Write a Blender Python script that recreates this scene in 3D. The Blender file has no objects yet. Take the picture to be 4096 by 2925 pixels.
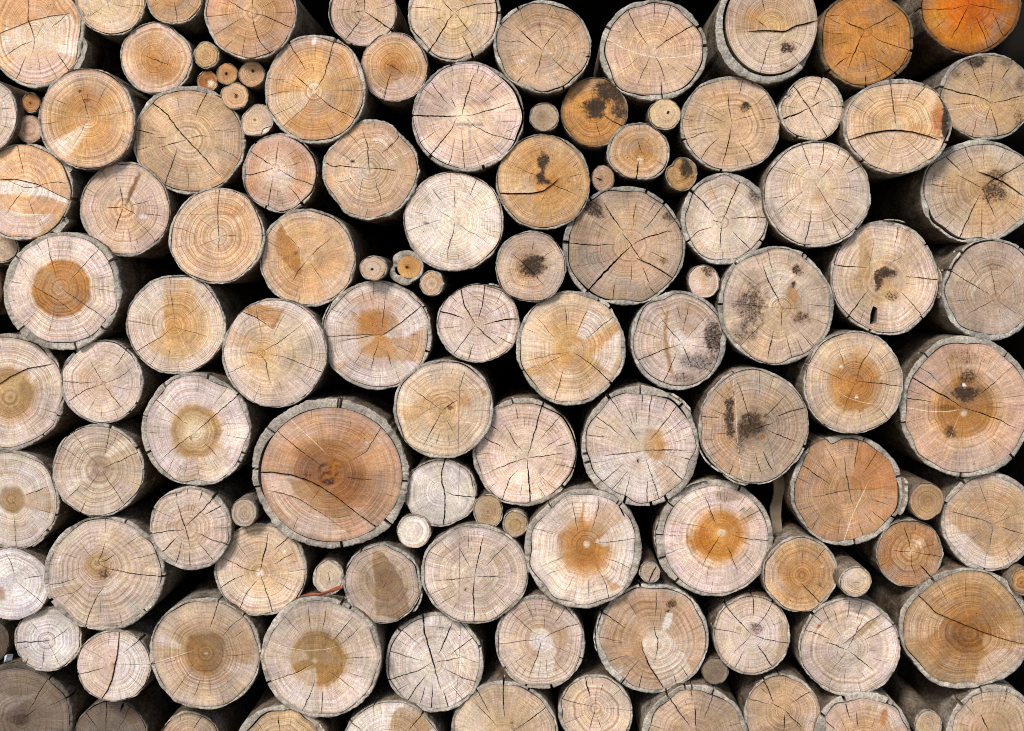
import bpy, math, random
import numpy as np
from mathutils import Vector
from mathutils.geometry import delaunay_2d_cdt

C = bpy.context.scene.collection
SC = bpy.context.scene
S = 0.00035                       # metres per photograph pixel on the plane of the cut faces
Q = 0.4926                        # half-pixel field units -> photograph pixels
W, H = 4096.0, 2925.0
PPX, PPY = 2161.0, 1153.0         # where the lens axis meets the pile
DIST = 1.86                       # camera to pile
LEN = 0.95                        # length of the logs
FRAME_BOTTOM = 0.10               # height of the lower picture edge above the ground
ZC = FRAME_BOTTOM + (H - PPY) * S
FX = {'0': 0, '1': 1000, '2': 2000, '3': 2996}
FY = {'A': 0, 'B': 700, 'C': 1400, 'D': 2125}
# One line per log. Coordinates were read off in half-pixel units inside overlapping fields (A0..D3);
# P() turns them into positions on the plane of the pile's face.
# e = outer left, top, right, bottom; p = pith; c = radial colours of the cut face; cr = cracks; pa = saw-mark patches; bl = stains
LOGS = []
def L(f, e, p, c, label, cr='', pa='', bl='', **k):
    LOGS.append(dict(f=f, e=e, p=p, c=c, label=label, cr=cr, pa=pa, bl=bl, **k))

# ---- first field row
L('A0', (-120,-318,712,718), (285,325), '0:d9ae80 .5:d9a774 1:d8ab84',
  'log with a broad pale saw wedge and curled bark standing off its right rim',
  '7:230,-60 232,170 285,325 260,440|6:285,325 150,380 0,480|285,325 330,220 380,170|6:575,100 500,160 420,225|6:215,450 170,560 125,655|6:470,430 520,510 570,580|300,430 320,520 335,620|370,450 460,630|0,190 80,225|0,320 80,318|S3:-60,290 80,235 250,170 420,130 580,115',
  '0,290 80,237 250,172 420,132 580,117 690,300 640,420 420,420 100,470 0,430 ead2b8 .55|40,150 65,150 70,240 45,255 f5f0ec 1|35,300 68,300 62,352 33,355 f5f0ec 1|-80,270 80,225 250,165 420,125 580,110 520,0 300,-100 0,-100 cb935c .5|100,460 560,420 600,480 480,620 300,690 100,560 dcbfb0 .5|80,240 420,140 590,130 680,300 640,410 430,410 300,330 150,350 f0dcc4 .35',
  '555,390,120,80,fdf6e8,.85|250,600,260,80,d9b7a8,.6', a={315:-75,15:-20}, bt=26, gp=((300,352,16),), fl=((300,357,4,46,90),(16,50,-2,42,80)))
L('A0', (618,-280,1183,288), (870,5), '0:e3c49c .6:dfba8c 1:d9b48e',
  'cream tan log cut off by the top edge, beside the broad pale wedge log',
  '920,35 990,55 1060,62|1065,45 1180,48|720,150 780,95 840,50|870,0 890,80|1110,90 1180,130|890,160 905,200', bt=16, n='1090,210')
L('A0', (1175,-285,1652,200), (1405,-30), '0:cf9a62 .6:d0995f 1:d6a878',
  'smallest looking log at the top edge, orange tan with one vertical crack',
  '5:1412,0 1430,100 1440,190|1190,70 1310,10|1520,30 1580,65', '1270,100 1420,130 1560,100 1500,180 1380,185 dfb592 .4', bt=14)
L('A0', (968,178,1570,768), (1255,483), '0:c08042 .25:cb9052 .5:d2a06a .8:dbb18a 1:d9b79e',
  'round log with an orange brown heart and one short slit through its pith',
  '5:1170,450 1255,483 1310,510 1405,527|1000,330 1030,315', '1180,300 1215,215 1335,225 1290,330 1255,480 cf9c64 .45|1290,330 1400,240 1420,270 1300,345 e6c9ac .5',
  '1330,560,150,100,be7c3e,.5', a={315:-14}, bt=14, nr=24)
L('A0', (1568,337,1780,555), (1670,440), '0:c79b60 1:cfa974', 'thin branch with rough flaky bark, topmost of the cluster of five small branch ends', bt=14, y=8, rough=1)
L('A0', (1596,575,1770,755), (1682,655), '0:a8682f 1:c08246', 'dark orange thin branch with a splintered pale spot beside its pith', '5:1665,640 1690,665', '', '1715,685,45,35,f0dcc0,.8', bt=8, y=18)
L('A0', (1757,512,1932,690), (1838,598), '0:b37740 .5:bd8450 1:c4935f', 'thin branch with a black star at its pith amid the small cluster of five', '7:1825,590 1852,606|7:1830,608 1848,588', '', '1838,598,14,14,2a1a10,.9', bt=7, y=14)
L('A0', (1937,497,2150,710), (2055,578), '0:b98a58 .6:c2966a 1:c7a078', 'smooth tan thin branch touching the big log with the white paint dab', '', '', '2055,578,14,14,2a1a10,.9', bt=6, y=10)
L('A0', (1792,665,2018,890), (1920,780), '0:cf9f6a 1:d2aa7c', 'kidney shaped thin branch with a notch in its upper side', '5:1900,750 1925,785', '', '1918,782,12,18,5a3518,.8', a={238:-16}, bt=9, y=6)
L('A0', (1958,842,2222,1112), (2068,975), '0:d6b184 1:d6b89c', 'thin branch with a folded bark seam at its lower right rim', '6:2195,1030 2140,1040 2120,1095', '', '2068,975,14,12,7a5530,.8|2150,1060,45,40,e6dacb,.8', a={225:-16,135:14,90:-10}, bt=9, y=4)
L('A0', (1655,-275,2410,482), (2045,105), '0:dcae7e .5:d9a26c 1:dba67e',
  'tan top edge log with a wide star of cracks and dark bark flank',
  '6:1850,0 1960,70 2045,105|6:2045,105 2150,130 2360,222|6:2045,105 2060,200 2090,310 2130,370 2180,415|5:1655,135 1780,130 1920,105|1730,290 1860,210 1990,135|2000,235 1985,330 1965,465|2075,340 2085,455|5:2060,-80 2050,40 2045,105|2110,70 2233,10|1895,320 1830,385|2230,105 2400,100|2135,235 2260,345', bt=24, y=-10)
L('A0', (-500,610,148,1262), (-160,940), '0:dbbd9e 1:dcc2ae', 'pale pinkish log cut by the left edge beside two stacked thin branches',
  '15,800 90,745|0,885 110,880|30,960 145,965|0,1015 100,1045', '30,820 48,822 45,870 32,870 f4efe8 .9', bt=14)
L('A0', (175,752,330,920), (245,838), '0:b0723a 1:bf8a52', 'upper, darker of the two thin branches beside the log cut by the left edge', '', '', '245,838,10,10,3a2412,.8', bt=9, y=20, rough=1)
L('A0', (137,937,345,1165), (240,1045), '0:c59c7c 1:c8a387', 'lower, greyish pink of the two thin branches beside the log cut by the left edge', bt=6, y=14)
L('A0', (315,548,1100,1378), (717,955), '0:d8a468 .4:d39a58 .8:d9aa76 1:dbb593',
  'strongly ringed tan log with a pale wedge running from its pith to the lower left',
  '5:717,955 690,850 645,730|717,955 850,935 1090,895|717,955 670,1055 590,1200|540,952 717,955|340,1012 500,988|410,790 555,860|880,670 780,850|L4:335,890 450,920 560,955',
  '720,985 770,1010 650,1170 540,1285 470,1220 450,1150 ecd6bd .7|770,1010 890,1000 900,1300 700,1340 540,1285 d2985a .35|740,960 900,840 1000,880 900,960 e3c096 .4',
  '700,820,130,130,bd7a3c,.45|648,738,14,14,5a2c12,.8|705,812,26,14,8a4a20,.8', bt=16, rs=1.25, rough=.6)
L('A0', (1085,700,1988,1578), (1518,1135), '0:ddb88a .5:deb483 1:d8ae82',
  'large round cream log split by one long diagonal crack from upper left to lower right',
  '9:1220,815 1360,930 1440,1040 1518,1135 1650,1270 1730,1370 1795,1450|6:1518,1135 1560,1112 1640,1100 1710,1105|6:1518,1135 1400,1170 1290,1203|7:1680,760 1620,880 1590,955|6:1088,1050 1180,1070 1262,1100|1130,1220 1230,1190|7:1440,1200 1410,1300 1340,1480|1510,1340 1525,1440 1520,1560|1700,1050 1790,1065 1920,1038|1740,1195 1860,1240 1935,1300|1260,1122 1365,1118|1450,790 1460,900',
  '', '1700,1420,60,30,cdb99a,.5', bt=30, gp=((300,330,6),(95,125,8)), rough=.6)
L('B0', (-225,-256,605,530), (205,105), '0:e2bf98 .4:d9a776 1:d6a87c',
  'left edge log crossed by a curved pale band with torn bark on its right',
  '5:-10,15 100,65 205,105 320,97 390,62 555,65|5:205,105 120,210 40,330|S6:-40,35 130,35 300,75 420,130 560,200|230,190 290,350|5:135,-231 185,-61 190,9|L4:0,265 200,325 480,320',
  '-20,60 100,40 260,58 400,112 555,192 545,240 380,175 200,155 -20,160 f0e2d5 .8|-20,265 200,325 480,320 300,500 -20,470 dcbfb0 .75|60,165 380,175 545,240 480,320 200,325 cd9158 .45',
  '', bt=24, gp=((325,372,14),(20,50,14)), fl=((316,338,2,40,60),(30,52,2,40,60)), n='560,190 520,340')
L('B0', (645,-107,1385,665), (1003,265), '0:cd9c6a .4:d6ae88 .8:d8b79e 1:d4b49c',
  'pinkish log with a narrow brown saw gouge from pith to upper right rim',
  '8:980,85 1003,265|8:1003,265 965,350 925,480|6:860,268 1003,265|6:1003,265 1120,330|5:1055,255 1220,205|690,100 800,165|5:1170,310 1330,340|1085,355 1200,460 1260,540|1030,400 1060,520 1065,610|1100,510 1120,560|870,420 800,490|945,0 955,70|1085,570 1105,630',
  '1135,-30 1155,-10 1100,120 1040,245 1008,258 1050,130 86603f .75|1155,-10 1350,200 1250,260 1060,250 1100,120 dcbcae .35', '1160,340,40,25,efe6df,.8', bt=20)
L('B0', (1368,105,2152,888), (1778,497), '0:e2c3a0 .3:d9af82 .7:d8ac80 1:dab898',
  'ringed tan log with a crack straight up from its pith and a fine scribed line',
  '6:1775,130 1765,300 1778,510 1770,690|5:1778,497 1870,495 1990,497|1778,510 1700,545 1600,588|1610,350 1740,450|1390,420 1500,445 1600,490|M3:1440,318 1980,322|M3:1980,180 1984,315|1690,160 1720,200',
  '1735,130 1775,130 1765,300 1740,300 cf9c6c .5|1910,340 1870,410 1890,430 2000,330 e6cbb0 .5', '1870,300,100,60,cc8f58,.5', bt=20, gp=((-45,8,8),), rs=1.2)
L('B0', (22,462,990,1420), (493,915), '0:b0793f .15:b88045 .5:b47738 .54:d0a884 .62:dbc1ac 1:dac0b0',
  'thick barked pink log with a clearly edged dark orange round heart on the far left',
  'S6:140,660 200,790 280,910 440,995 560,1080 740,1310|5:493,915 650,1025 850,1165|5:380,530 410,690 460,840|5:800,600 650,760 560,870|L3:440,995 500,965 530,920|460,1030 400,1290|50,860 200,885|200,1200 300,1110|735,910 930,950|470,520 475,700|560,530 570,700|300,560 360,680',
  '283,912 262,840 400,740 520,900 500,962 440,990 c0915a .5', '', bt=52, gp=((60,120,8),(-60,-20,5)), n='200,1225 620,1390 835,1240 905,690 130,665', nc=34)
L('B0', (-140,470,158,712), (20,600), '0:cbb092 1:c9ac8c', 'small grey tan log end half hidden under the banded log at the left edge', bt=12, y=45)
L('B0', (-260,715,24,1140), (-120,930), '0:6a4a34 1:5a4030', 'dark brown barked log, only its rim showing past the left edge', bt=10, y=60, bk='5e4533')
L('B0', (1020,812,1835,1618), (1408,1232), '0:c08a4c .3:d09f63 .62:d5ad78 .8:dcc0a4 1:dcc5b2',
  'log with a pale left third and a straight vertical saw edge above its pith',
  '5:1408,1232 1300,1320 1100,1435|1385,850 1395,1010 1420,1200|L3:1420,1200 1460,1300 1540,1495|1408,1232 1500,1260 1680,1310|1045,1183 1180,1210 1300,1230|1680,945 1600,1045|1290,1440 1215,1545|1640,1040 1490,1170',
  '1337,850 1327,1000 1342,1240 1300,1320 1100,1435 1040,1200 1150,950 e4cfbc .6|1337,850 1560,850 1600,1045 1408,1232 1342,1240 1327,1000 cf9a5e .4', '', bt=18, rs=1.15, nc=26)
L('B1', (-227,1003,625,1893), (75,1445), '0:d3a468 .3:dab686 .6:dcbf9c 1:dcc6b8',
  'pale log with a dark brown shallow saw segment near its top',
  'S7:-80,1100 60,1160 200,1255|5:75,1445 200,1380 330,1290 430,1205|6:75,1445 130,1520 150,1650 165,1700|5:-40,1443 75,1445|5:165,1455 330,1495 450,1550 570,1600|290,1130 230,1220 190,1300|55,1050 75,1200 100,1350|90,1671 25,1846|390,1631 490,1731|L4:-227,1415 -100,1470 150,1495|230,1671 260,1780|-180,1610 -10,1530',
  '-80,1098 60,1045 275,1085 250,1150 200,1253 60,1158 b98048 .7|-210,1240 -180,1225 -60,1300 60,1330 -60,1400 -215,1400 cb9560 .4', '75,1480,120,100,cf9c5e,.4', bt=18, rs=1.1)
L('A1', (112,282,945,1170), (520,745), '0:e0b988 .3:dca768 .8:d9a266 1:dbb18c',
  'big orange tan log with a white paint dab on its top rim',
  '7:520,745 600,630 640,500 680,360|6:520,745 440,680 345,590|6:520,745 620,840 700,890 840,960|520,745 455,860 260,1025|6:330,375 400,480 455,575|895,620 800,645 705,665|130,770 250,745 355,735|145,635 290,645|530,370 530,490|620,985 690,1120|670,740 830,735 930,745|190,930 330,870 410,820|330,690 430,712|520,600 505,500',
  '518,748 455,860 260,1025 150,900 150,780 350,740 e6c8a8 .55|520,750 620,840 840,960 690,1120 450,1130 290,1010 455,860 c98c4a .5|500,325 530,292 560,290 535,340 535,368 502,368 f6f1ea 1', '510,710,60,60,ecd3b0,.7', bt=26, n='320,350 690,350', rs=1.15)
L('A1', (633,-180,1197,375), (930,90), '0:d9b48e .5:d8b08a 1:d8b7a0',
  'pinkish log at the top edge with a thick diagonal crack to its lower right rim',
  '6:935,-60 935,0 930,90|9:930,90 1030,165 1145,240|6:930,90 890,95 810,100|6:920,110 880,190 765,320|690,80 815,75|895,205 890,280|5:860,0 885,55|1000,80 1100,60 1190,25', '', '', bt=16, gp=((150,205,14),), n='1145,242 820,355')
L('A1', (897,262,1443,830), (1160,540), '0:a8682c .12:bd7c3c .4:cf9452 .7:d6a56e 1:d8b294',
  'orange ringed log with a dark pith, wedged between three bigger logs near the top',
  '6:1150,580 1110,690 1085,805|5:1090,515 1160,540 1245,605|900,455 1010,437',
  '960,690 1100,705 1250,620 1420,640 1350,760 1200,830 1050,790 d5b09e .6|1240,500 1420,430 1425,470 1260,530 d9b48c .5|960,680 1060,700 1250,610 1240,600 1060,690 b98a60 .4', '', bt=12, rs=1.3, nr=22)
L('A1', (1285,-270,2035,498), (1660,105), '0:dcb98c .4:dbb888 1:d9b898',
  'cream log at the top edge with a bark rim split away on its right',
  '6:1550,0 1600,50 1660,105|6:1660,105 1720,65 1850,35 1985,20|9:1660,105 1600,180 1550,270 1460,405|6:1660,105 1740,200 1810,285|5:1290,75 1400,65 1550,80|7:1720,275 1770,370 1805,440|1840,110 1990,100|1480,83 1550,85|1390,270 1455,235|1500,160 1570,140',
  '', '1790,30,60,50,a89068,.4|1755,-15,90,40,c89a58,.5', bt=28, gp=((-40,30,12),(80,130,7)), n='1455,408 1805,452 2008,100')
L('A1', (590,965,1372,1786), (965,1372), '0:dfbb8e .5:dcb389 1:d8ae88',
  'pear shaped log with a rough reddish bark lump on its narrow top',
  '7:910,1050 955,1200 965,1372 968,1420|7:965,1372 1080,1372 1200,1388|7:965,1372 850,1360 755,1348 680,1355 625,1330|800,1080 895,1195|6:1220,1095 1150,1180 1060,1250|L4:1300,1230 1180,1280 1120,1310 1100,1370|920,1440 900,1530 885,1610|5:1010,1450 1050,1570 1070,1680|690,1490 820,1455|1230,1420 1300,1425|960,1690 940,1760|740,1240 830,1310',
  '', '835,1312,16,14,3a2415,.9|1080,1140,90,60,e6c8b0,.7|1300,1330,50,90,cf9560,.4', bt=24, a={225:-40,315:-20}, rough=.8)
L('A1', (1312,500,2224,1395), (1722,942), '0:dfc1a4 .5:d9b496 .8:d7b39a 1:d8bfb2',
  'pink log with a grey pencilled T mark and a wide crack to its left rim',
  '11:1312,940 1450,945 1580,945 1722,942|9:1722,942 1745,830 1790,680 1820,600|7:1722,942 1850,925 2000,880 2140,825|6:1740,950 1830,1030 1960,1090 2150,1145|8:1680,950 1640,1050 1550,1160 1450,1280|1640,540 1655,620|5:1860,520 1845,600|6:2050,670 1940,745|1640,640 1650,740|6:1630,785 1670,880|5:1480,680 1600,845|1410,720 1520,810|1910,590 1840,720|1980,770 1880,845|1395,1145 1560,1035|5:1715,1040 1730,1200 1745,1360|5:1660,1130 1640,1250 1610,1350|1800,1090 1890,1255|1820,1200 1860,1340|1925,1140 2050,1260|1980,980 2180,990|1345,850 1410,862|2070,900 2180,885|2060,1080 2180,1020',
  '1632,1004 1760,1000 1880,1003 1925,1024 1700,1022 77727a .6|1772,1020 1794,1020 1796,1210 1778,1210 9b9498 .5', '1850,840,120,30,c48a5c,.4', bt=30, gp=((-55,38,20),(95,150,8)), n='1340,940 1455,1280 1895,1358 2190,900 1630,520', nc=24)
L('B1', (1245,-30,2062,785), (1665,378), '0:ead6ba .4:e8d4bc .8:e4cfbb 1:dcc6b2',
  'palest cream log with a small dark ink smudge left of its pith',
  '1665,378 1600,330 1510,270|7:1665,378 1650,470 1610,600 1595,690|5:1665,95 1660,210 1660,320|5:1480,115 1560,220|5:1840,40 1810,110 1780,180|1665,378 1760,450 1860,500 1940,560|1625,0 1632,80|M6:1260,462 1400,410 1550,362|1690,640 1695,690|1550,620 1540,680|L5:1430,80 1500,270 1560,400 1610,500|M3:1690,-20 1760,110 1840,230|M3:2040,240 1850,300|1330,300 1450,330',
  '1430,80 1500,270 1610,500 1665,378 1660,100 1560,20 ecdcc8 .5|1395,398 1430,378 1460,388 1432,405 4a4660 .85|1320,200 1430,90 1480,215 1330,260 d3bda4 .5|1270,450 1540,370 1600,500 1300,560 dccab6 .4', '', bt=18)
L('B1', (78,275,858,1075), (475,680), '0:dfb989 .2:d6a468 .6:d8a772 1:d9b594',
  'tan log with a bright upright saw edge and small ring knot in brown patch',
  'S4:240,370 320,500 405,600 412,740 430,810|5:475,680 560,590 665,505|5:475,680 400,770 340,870|475,680 540,790 600,890|140,540 240,590|405,980 390,1040|L5:235,360 320,498 402,598|L4:412,600 415,740|L4:430,810 440,980',
  '255,400 330,520 402,602 410,740 425,812 330,770 220,640 195,560 b27538 .65|412,600 700,380 800,600 480,640 ddb17c .4', '372,636,17,17,3a2618,.8|385,780,40,60,8a5424,.5|820,640,60,200,dcc0a4,.4', bt=20)
L('B1', (888,655,1115,858), (992,765), '0:dcc2a8 1:d0ae8c', 'thin branch with black star pith, leftmost of three under the palest log', '8:980,755 1004,775|8:985,772 1000,758', '', '1000,690,60,20,c99a78,.5|992,765,13,13,2a1a10,.9', bt=13, y=-12)
L('B1', (1128,612,1410,892), (1275,750), '0:b97a38 .15:b4732f .3:c98f4c 1:cf9c5e', 'hollowed thin branch with a thick lopsided bark ring around its amber core', '6:1265,742 1288,758', '', '1275,750,14,12,2a1a10,.9', w=(1195,655,1388,838), gp=((130,185,26),), a={190:-30,150:10,95:10,60:-15}, y=4)
L('B1', (1372,775,1575,988), (1482,880), '0:c7a078 1:cba780', 'thin branch with crumbly bark, rightmost of three under the palest log', '', '', '', bt=16, y=6, rough=1)
L('B1', (592,852,1475,1748), (1062,1300), '0:b57c42 .2:bd8850 .42:c49361 .5:d6b59c .7:dac3b3 1:d8c4b6',
  'log with orange heart fading into grey pink wedges, thin bark strip at its left',
  '5:1105,950 1085,1100 1070,1270|5:610,1310 740,1305 880,1300 1062,1295|6:710,1358 900,1320 1060,1295|6:1045,1350 1020,1430 980,1600|S5:1385,1065 1250,1180 1062,1310|905,930 930,1040|800,1080 900,1170|5:1110,1420 1150,1560|1170,1370 1330,1460|660,1090 760,1130|1000,880 1000,1000|1270,1040 1230,1100|930,1400 830,1570',
  '1062,1312 1385,1067 1425,1250 1200,1330 dfd0c8 .7|1190,1350 1420,1240 1415,1480 1370,1520 1120,1500 1100,1410 c58f56 .55|680,1525 800,1505 750,1610 bd8a5e .5|610,1312 880,1302 1050,1300 900,1420 700,1500 640,1450 dac9be .5',
  '1010,1190,190,130,b27539,.75|950,1380,90,70,bf8a52,.6|1010,1020,260,80,c9a084,.6', bt=26, n='1395,1080 1425,1430', nc=34, fl=((176,214,8,9,70),))
L('B1', (1518,885,2193,1528), (1832,1222), '0:e0bd9c .3:dec0a8 1:d9c2b4',
  'pink white log with a bold five armed crack star and a fibre tuft on top',
  '8:1715,940 1740,1050 1832,1222|7:1910,905 1890,1040 1850,1180|9:1532,1108 1640,1130 1740,1165|9:1895,1215 2040,1180 2190,1165|9:1832,1222 1900,1290 2020,1390|6:1832,1222 1760,1310 1650,1460|6:1820,1370 1790,1430 1775,1515|5:2000,1310 2140,1380|M4:1740,930 1900,1040 2010,1180|2085,1035 1960,1120|1540,1245 1700,1230|1940,1405 1955,1500|2040,960 1990,1060|1640,990 1700,1050|2020,1200 2110,1280',
  '1740,1100 1720,1250 1690,1400 1705,1250 a8a0a0 .5', '', bt=14, fl=((283,300,10,14,30),), nc=24)
L('A2', (-50,0,743,757), (347,410), '0:cda67c .5:cda680 .8:c9a27e 1:b79a7c',
  'brownish log with a deep bark notch on its right and wavy rings along the bottom',
  '7:130,220 250,330 347,410|6:347,410 390,330 480,225|6:347,410 320,520 275,630|5:320,155 325,230 345,310|5:420,470 510,555 620,635|5:0,330 90,345 150,335 220,370|50,470 190,440|6:190,610 120,700|165,70 190,180|415,50 380,140|610,235 500,330|580,370 490,395|590,500 650,580|150,610 220,545|12:740,450 690,462|90,250 20,215|480,230 520,190|M6:420,40 470,120 520,190',
  '', '180,498,16,14,f4f0ea,.9|410,430,16,14,f0eae0,.7|50,420,80,200,ad9478,.5|600,180,80,120,b98d62,.4', bt=26, gp=((0,100,9),), n='715,455 520,720 20,200 135,50', bk='b5a893', nc=24)
L('A2', (495,620,1040,1200), (760,890), '0:6b4522 .2:b47836 .5:bd8440 .8:b98246 1:a0733f',
  'burnt orange log with a black rot stain over its centre and upper right',
  '740,710 755,830 760,890|7:820,930 985,1025|5:780,990 815,1110|610,845 700,890|740,950 725,1005', '',
  '775,880,105,90,22150b,.95|900,745,150,105,3c2814,.9|970,880,70,130,5c4020,.7', bt=14, y=14, bk='8d7a62', rs=1.3)
L('A2', (235,828,482,1072), (345,945), '0:a88a68 1:bca284', 'grey brown thin branch with ragged bark between the burnt log and the pencilled log', bt=14, y=8, rough=1, bk='9a8c78')
L('A2', (810,0,1683,818), (1255,415), '0:d8b696 .3:d2ab82 .8:d3ac8a 1:d2b096',
  'large log near the top with a dark gap all round inside its bark ring',
  '6:1045,90 1090,210 1160,310 1210,380|8:1255,415 1330,345 1480,260 1560,215|1130,455 1060,520 975,580|5:1220,450 1180,550 1110,690|6:1255,450 1310,550 1340,660|5:1255,20 1250,150|5:1390,40 1360,140 1300,270|5:1620,615 1500,540|8:1310,660 1315,790|5:1665,378 1560,380|900,245 990,255|L7:870,310 1000,390 1150,445 1300,475 1480,465 1640,430|L4:905,235 1020,215|1450,380 1540,365',
  '870,312 1000,392 1150,447 1300,478 1480,468 1640,432 1630,380 1400,370 1250,380 1000,330 d9b896 .4', '', bt=40, gp=((0,360,9),(200,330,8),(90,150,8)), n='880,225 960,680 1605,225 1668,375 1320,795', bk='b3a690')
L('A3', (-272,-270,566,672), (180,235), '0:cfa46c .4:d0a87a .8:d2b08a 1:d0b496',
  'log with a saw lip across its middle and thick loose bark below it',
  'S8:-20,255 140,250 290,260 370,215 550,170|6:180,310 140,430 100,580|6:95,-20 130,110|5:50,150 150,240|330,320 470,380|470,-40 500,60',
  '0,258 140,253 290,263 370,218 552,172 556,300 480,480 200,590 0,560 -150,400 -180,300 d8c2aa .6|60,150 150,90 260,130 330,240 285,258 150,240 d8ad6c .6', '320,385,75,48,73401f,.75|300,520,70,30,8a5430,.5|60,110,110,110,c48a48,.6', w=(-190,-230,556,596), gp=((50,250,26),), ms=((-88,48),), bk='b8ab98', y=-14)
L('A2', (1465,620,2277,1405), (1885,1005), '0:d6ae82 .3:cfa678 .8:cfa982 1:cfb094',
  'tan log with a black knot hole in its upper right and a wet brown streak',
  '6:1845,730 1860,870 1885,1005|8:1885,1005 1860,1150 1820,1300 1805,1350|M4:1540,820 1700,870 1880,980|1640,905 1750,960 1850,1000|5:1770,1055 1650,1080 1510,1135|5:1780,1115 1690,1200 1640,1280|5:1965,660 1940,780|1730,740 1740,790|2080,930 1900,980|2155,775 2065,860|5:1940,1140 2010,1230 2080,1370|1500,965 1580,985|5:2100,970 2233,962|1930,1290 1940,1370|1540,1060 1680,1030|1610,1170 1520,1230',
  '', '1995,850,30,26,1c100a,1|1985,872,58,48,855a30,.65|1800,800,240,40,c08a54,.4|2140,1000,100,200,c2a07a,.4|1650,1080,150,150,d6bca6,.4', bt=24, n='2050,672 1500,1130 1805,1350', a={80:-14}, nc=26)
L('A2', (1205,800,1470,1055), (1365,915), '0:d3b387 1:cfae82', 'pale yellowish thin branch tucked under the log with the all round bark gap', '6:1352,908 1378,924|6:1358,926 1372,906', '', '1365,915,14,14,2a1a10,.9', bt=11, y=6, rough=.8, bk='a89a84')
L('A2', (872,993,1378,1480), (1150,1220), '0:b87c3c .2:c28a48 .5:cb9c68 .8:cfa67c 1:cbab8a',
  'heart shaped small log with a crack rising from the cleft at its bottom',
  '10:1130,1290 1115,1380 1105,1460|5:1115,1130 1150,1245', '', '1135,1300,26,42,e8ddd0,.9|1150,1230,70,70,b67c3c,.5|1010,1220,60,140,c49058,.4', bt=16, a={98:-20}, n='1105,1465', rs=1.25, y=8, bk='b3a48e')
L('A2', (742,1340,930,1560), (815,1460), '0:b0855f 1:bd9878', 'greyish brown thin branch with a black slit pith above the grey stained log', '9:770,1440 825,1465', '', '815,1460,14,10,2a1a10,.9', bt=5, y=16, bk='8d7a62')
L('A2', (1342,1275,1605,1553), (1455,1390), '0:a87c48 1:ad8856', 'mouldy thin branch, half ochre and half blackish', '', '', '1510,1370,62,95,42301a,.85|1440,1420,40,70,d8ac70,.5', bt=14, y=10, rough=1, bk='a39378', a={230:-20})
L('B2', (-32,-329,735,447), (385,57), '0:8a5626 .1:bd8444 .4:cb9656 .8:cfa066 1:cba274',
  'orange log with two sooty spots above a ragged saw lip on its left half',
  '385,55 260,-10 150,-60 70,-90|6:385,55 500,110 620,160|S8:-20,148 120,150 250,152 360,128 490,20|280,260 270,305|370,140 335,215|545,20 680,-8|640,-110 590,-60',
  '-15,-10 150,-20 260,-8 220,60 300,138 250,150 -15,146 dab98e .55|560,-230 700,-120 720,60 600,60 570,-80 d3ae82 .4', '350,-105,58,75,331f0e,.9|335,25,48,62,2a190c,.9|385,57,30,20,2a190c,.9|430,60,70,90,a8692c,.5|340,-180,140,60,bd8848,.5', bt=18, rough=.5, bk='a89a80')
L('B2', (510,92,1510,1062), (1068,572), '0:c8a37c .3:c2a07c .7:b89a7c 1:a89078',
  'big weathered grey brown log with a long black crack to its lower left rim',
  '8:840,220 920,350 1005,465|7:990,465 1068,572 1130,670 1185,720|8:1068,572 1180,510 1330,465 1415,455|13:1068,572 950,690 830,810 720,930|7:555,555 750,570 950,562|6:1105,210 1090,330 1080,430|6:1325,250 1250,350 1165,455|1270,215 1200,320|760,385 905,470|5:1070,715 1060,900|6:1160,745 1200,850 1225,890|5:1205,620 1375,695|S8:1100,670 1250,740 1330,790 1400,835|6:1210,905 1250,955|5:935,870 915,1000|1020,920 1025,990|M4:590,745 850,705 980,660|1390,530 1470,525|1440,360 1340,430',
  '1030,300 1075,200 1110,200 1095,420 1070,560 1045,480 c99a68 .4|980,660 1140,640 1300,780 1100,860 960,800 830,800 c99c70 .35', '755,275,125,95,42382e,.75|1380,320,80,60,42382e,.65|660,450,90,170,8a7460,.55|1330,700,50,40,8f6a44,.5|680,640,90,90,8f7c68,.4|800,480,40,40,8a4f30,.4', bt=36, gp=((0,360,7),(100,150,14),(225,290,8)), n='755,225 530,545 712,942 1192,130 1335,230 1462,440', bk='b0a490', nc=24)
L('B2', (1470,-20,2182,730), (1800,390), '0:dcc3a2 .5:dac3a8 1:cdb8a2',
  'pale log with six widely spaced dark cracks and a mouldy upper right edge',
  '8:1800,390 1830,320 1890,180 1960,35|9:1540,120 1640,210 1745,330|6:1715,365 1800,390|7:1800,390 1790,500 1790,600|7:1855,360 1990,345 2160,342|6:1530,530 1620,450 1730,420|6:1880,450 1950,525 2030,600|5:1805,605 1810,700|1705,80 1770,215|1860,590 1870,640', '1705,80 1660,170 1760,220 1750,140 cfa068 .5', '2075,140,80,130,5c5044,.6|1900,110,60,80,c09a6c,.4', bt=34, gp=((150,260,7),(-30,60,7)), n='1550,125 2168,345 2110,530 1530,535', bk='b5a894')
L('B2', (1525,730,1785,1005), (1650,880), '0:cfa880 1:d8bca4', 'cream thin branch with a brown smear over its top half', '', '', '1690,780,75,60,86562c,.7|1600,900,60,60,e3d2c2,.6', bt=9, y=14, bk='9a8c7a')
L('B2', (-38,455,540,1035), (230,755), '0:bf9468 .4:cfa882 .7:d2b294 1:cbb098',
  'small grey tan log with a sooty brown smudge in its centre',
  '5:95,630 230,755 370,905|445,605 280,710|5:275,540 260,610', '', '270,735,120,110,36220f,.85|190,720,80,80,7a5630,.5|200,800,60,70,8a6238,.5', bt=14, bk='b0a28c')
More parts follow.
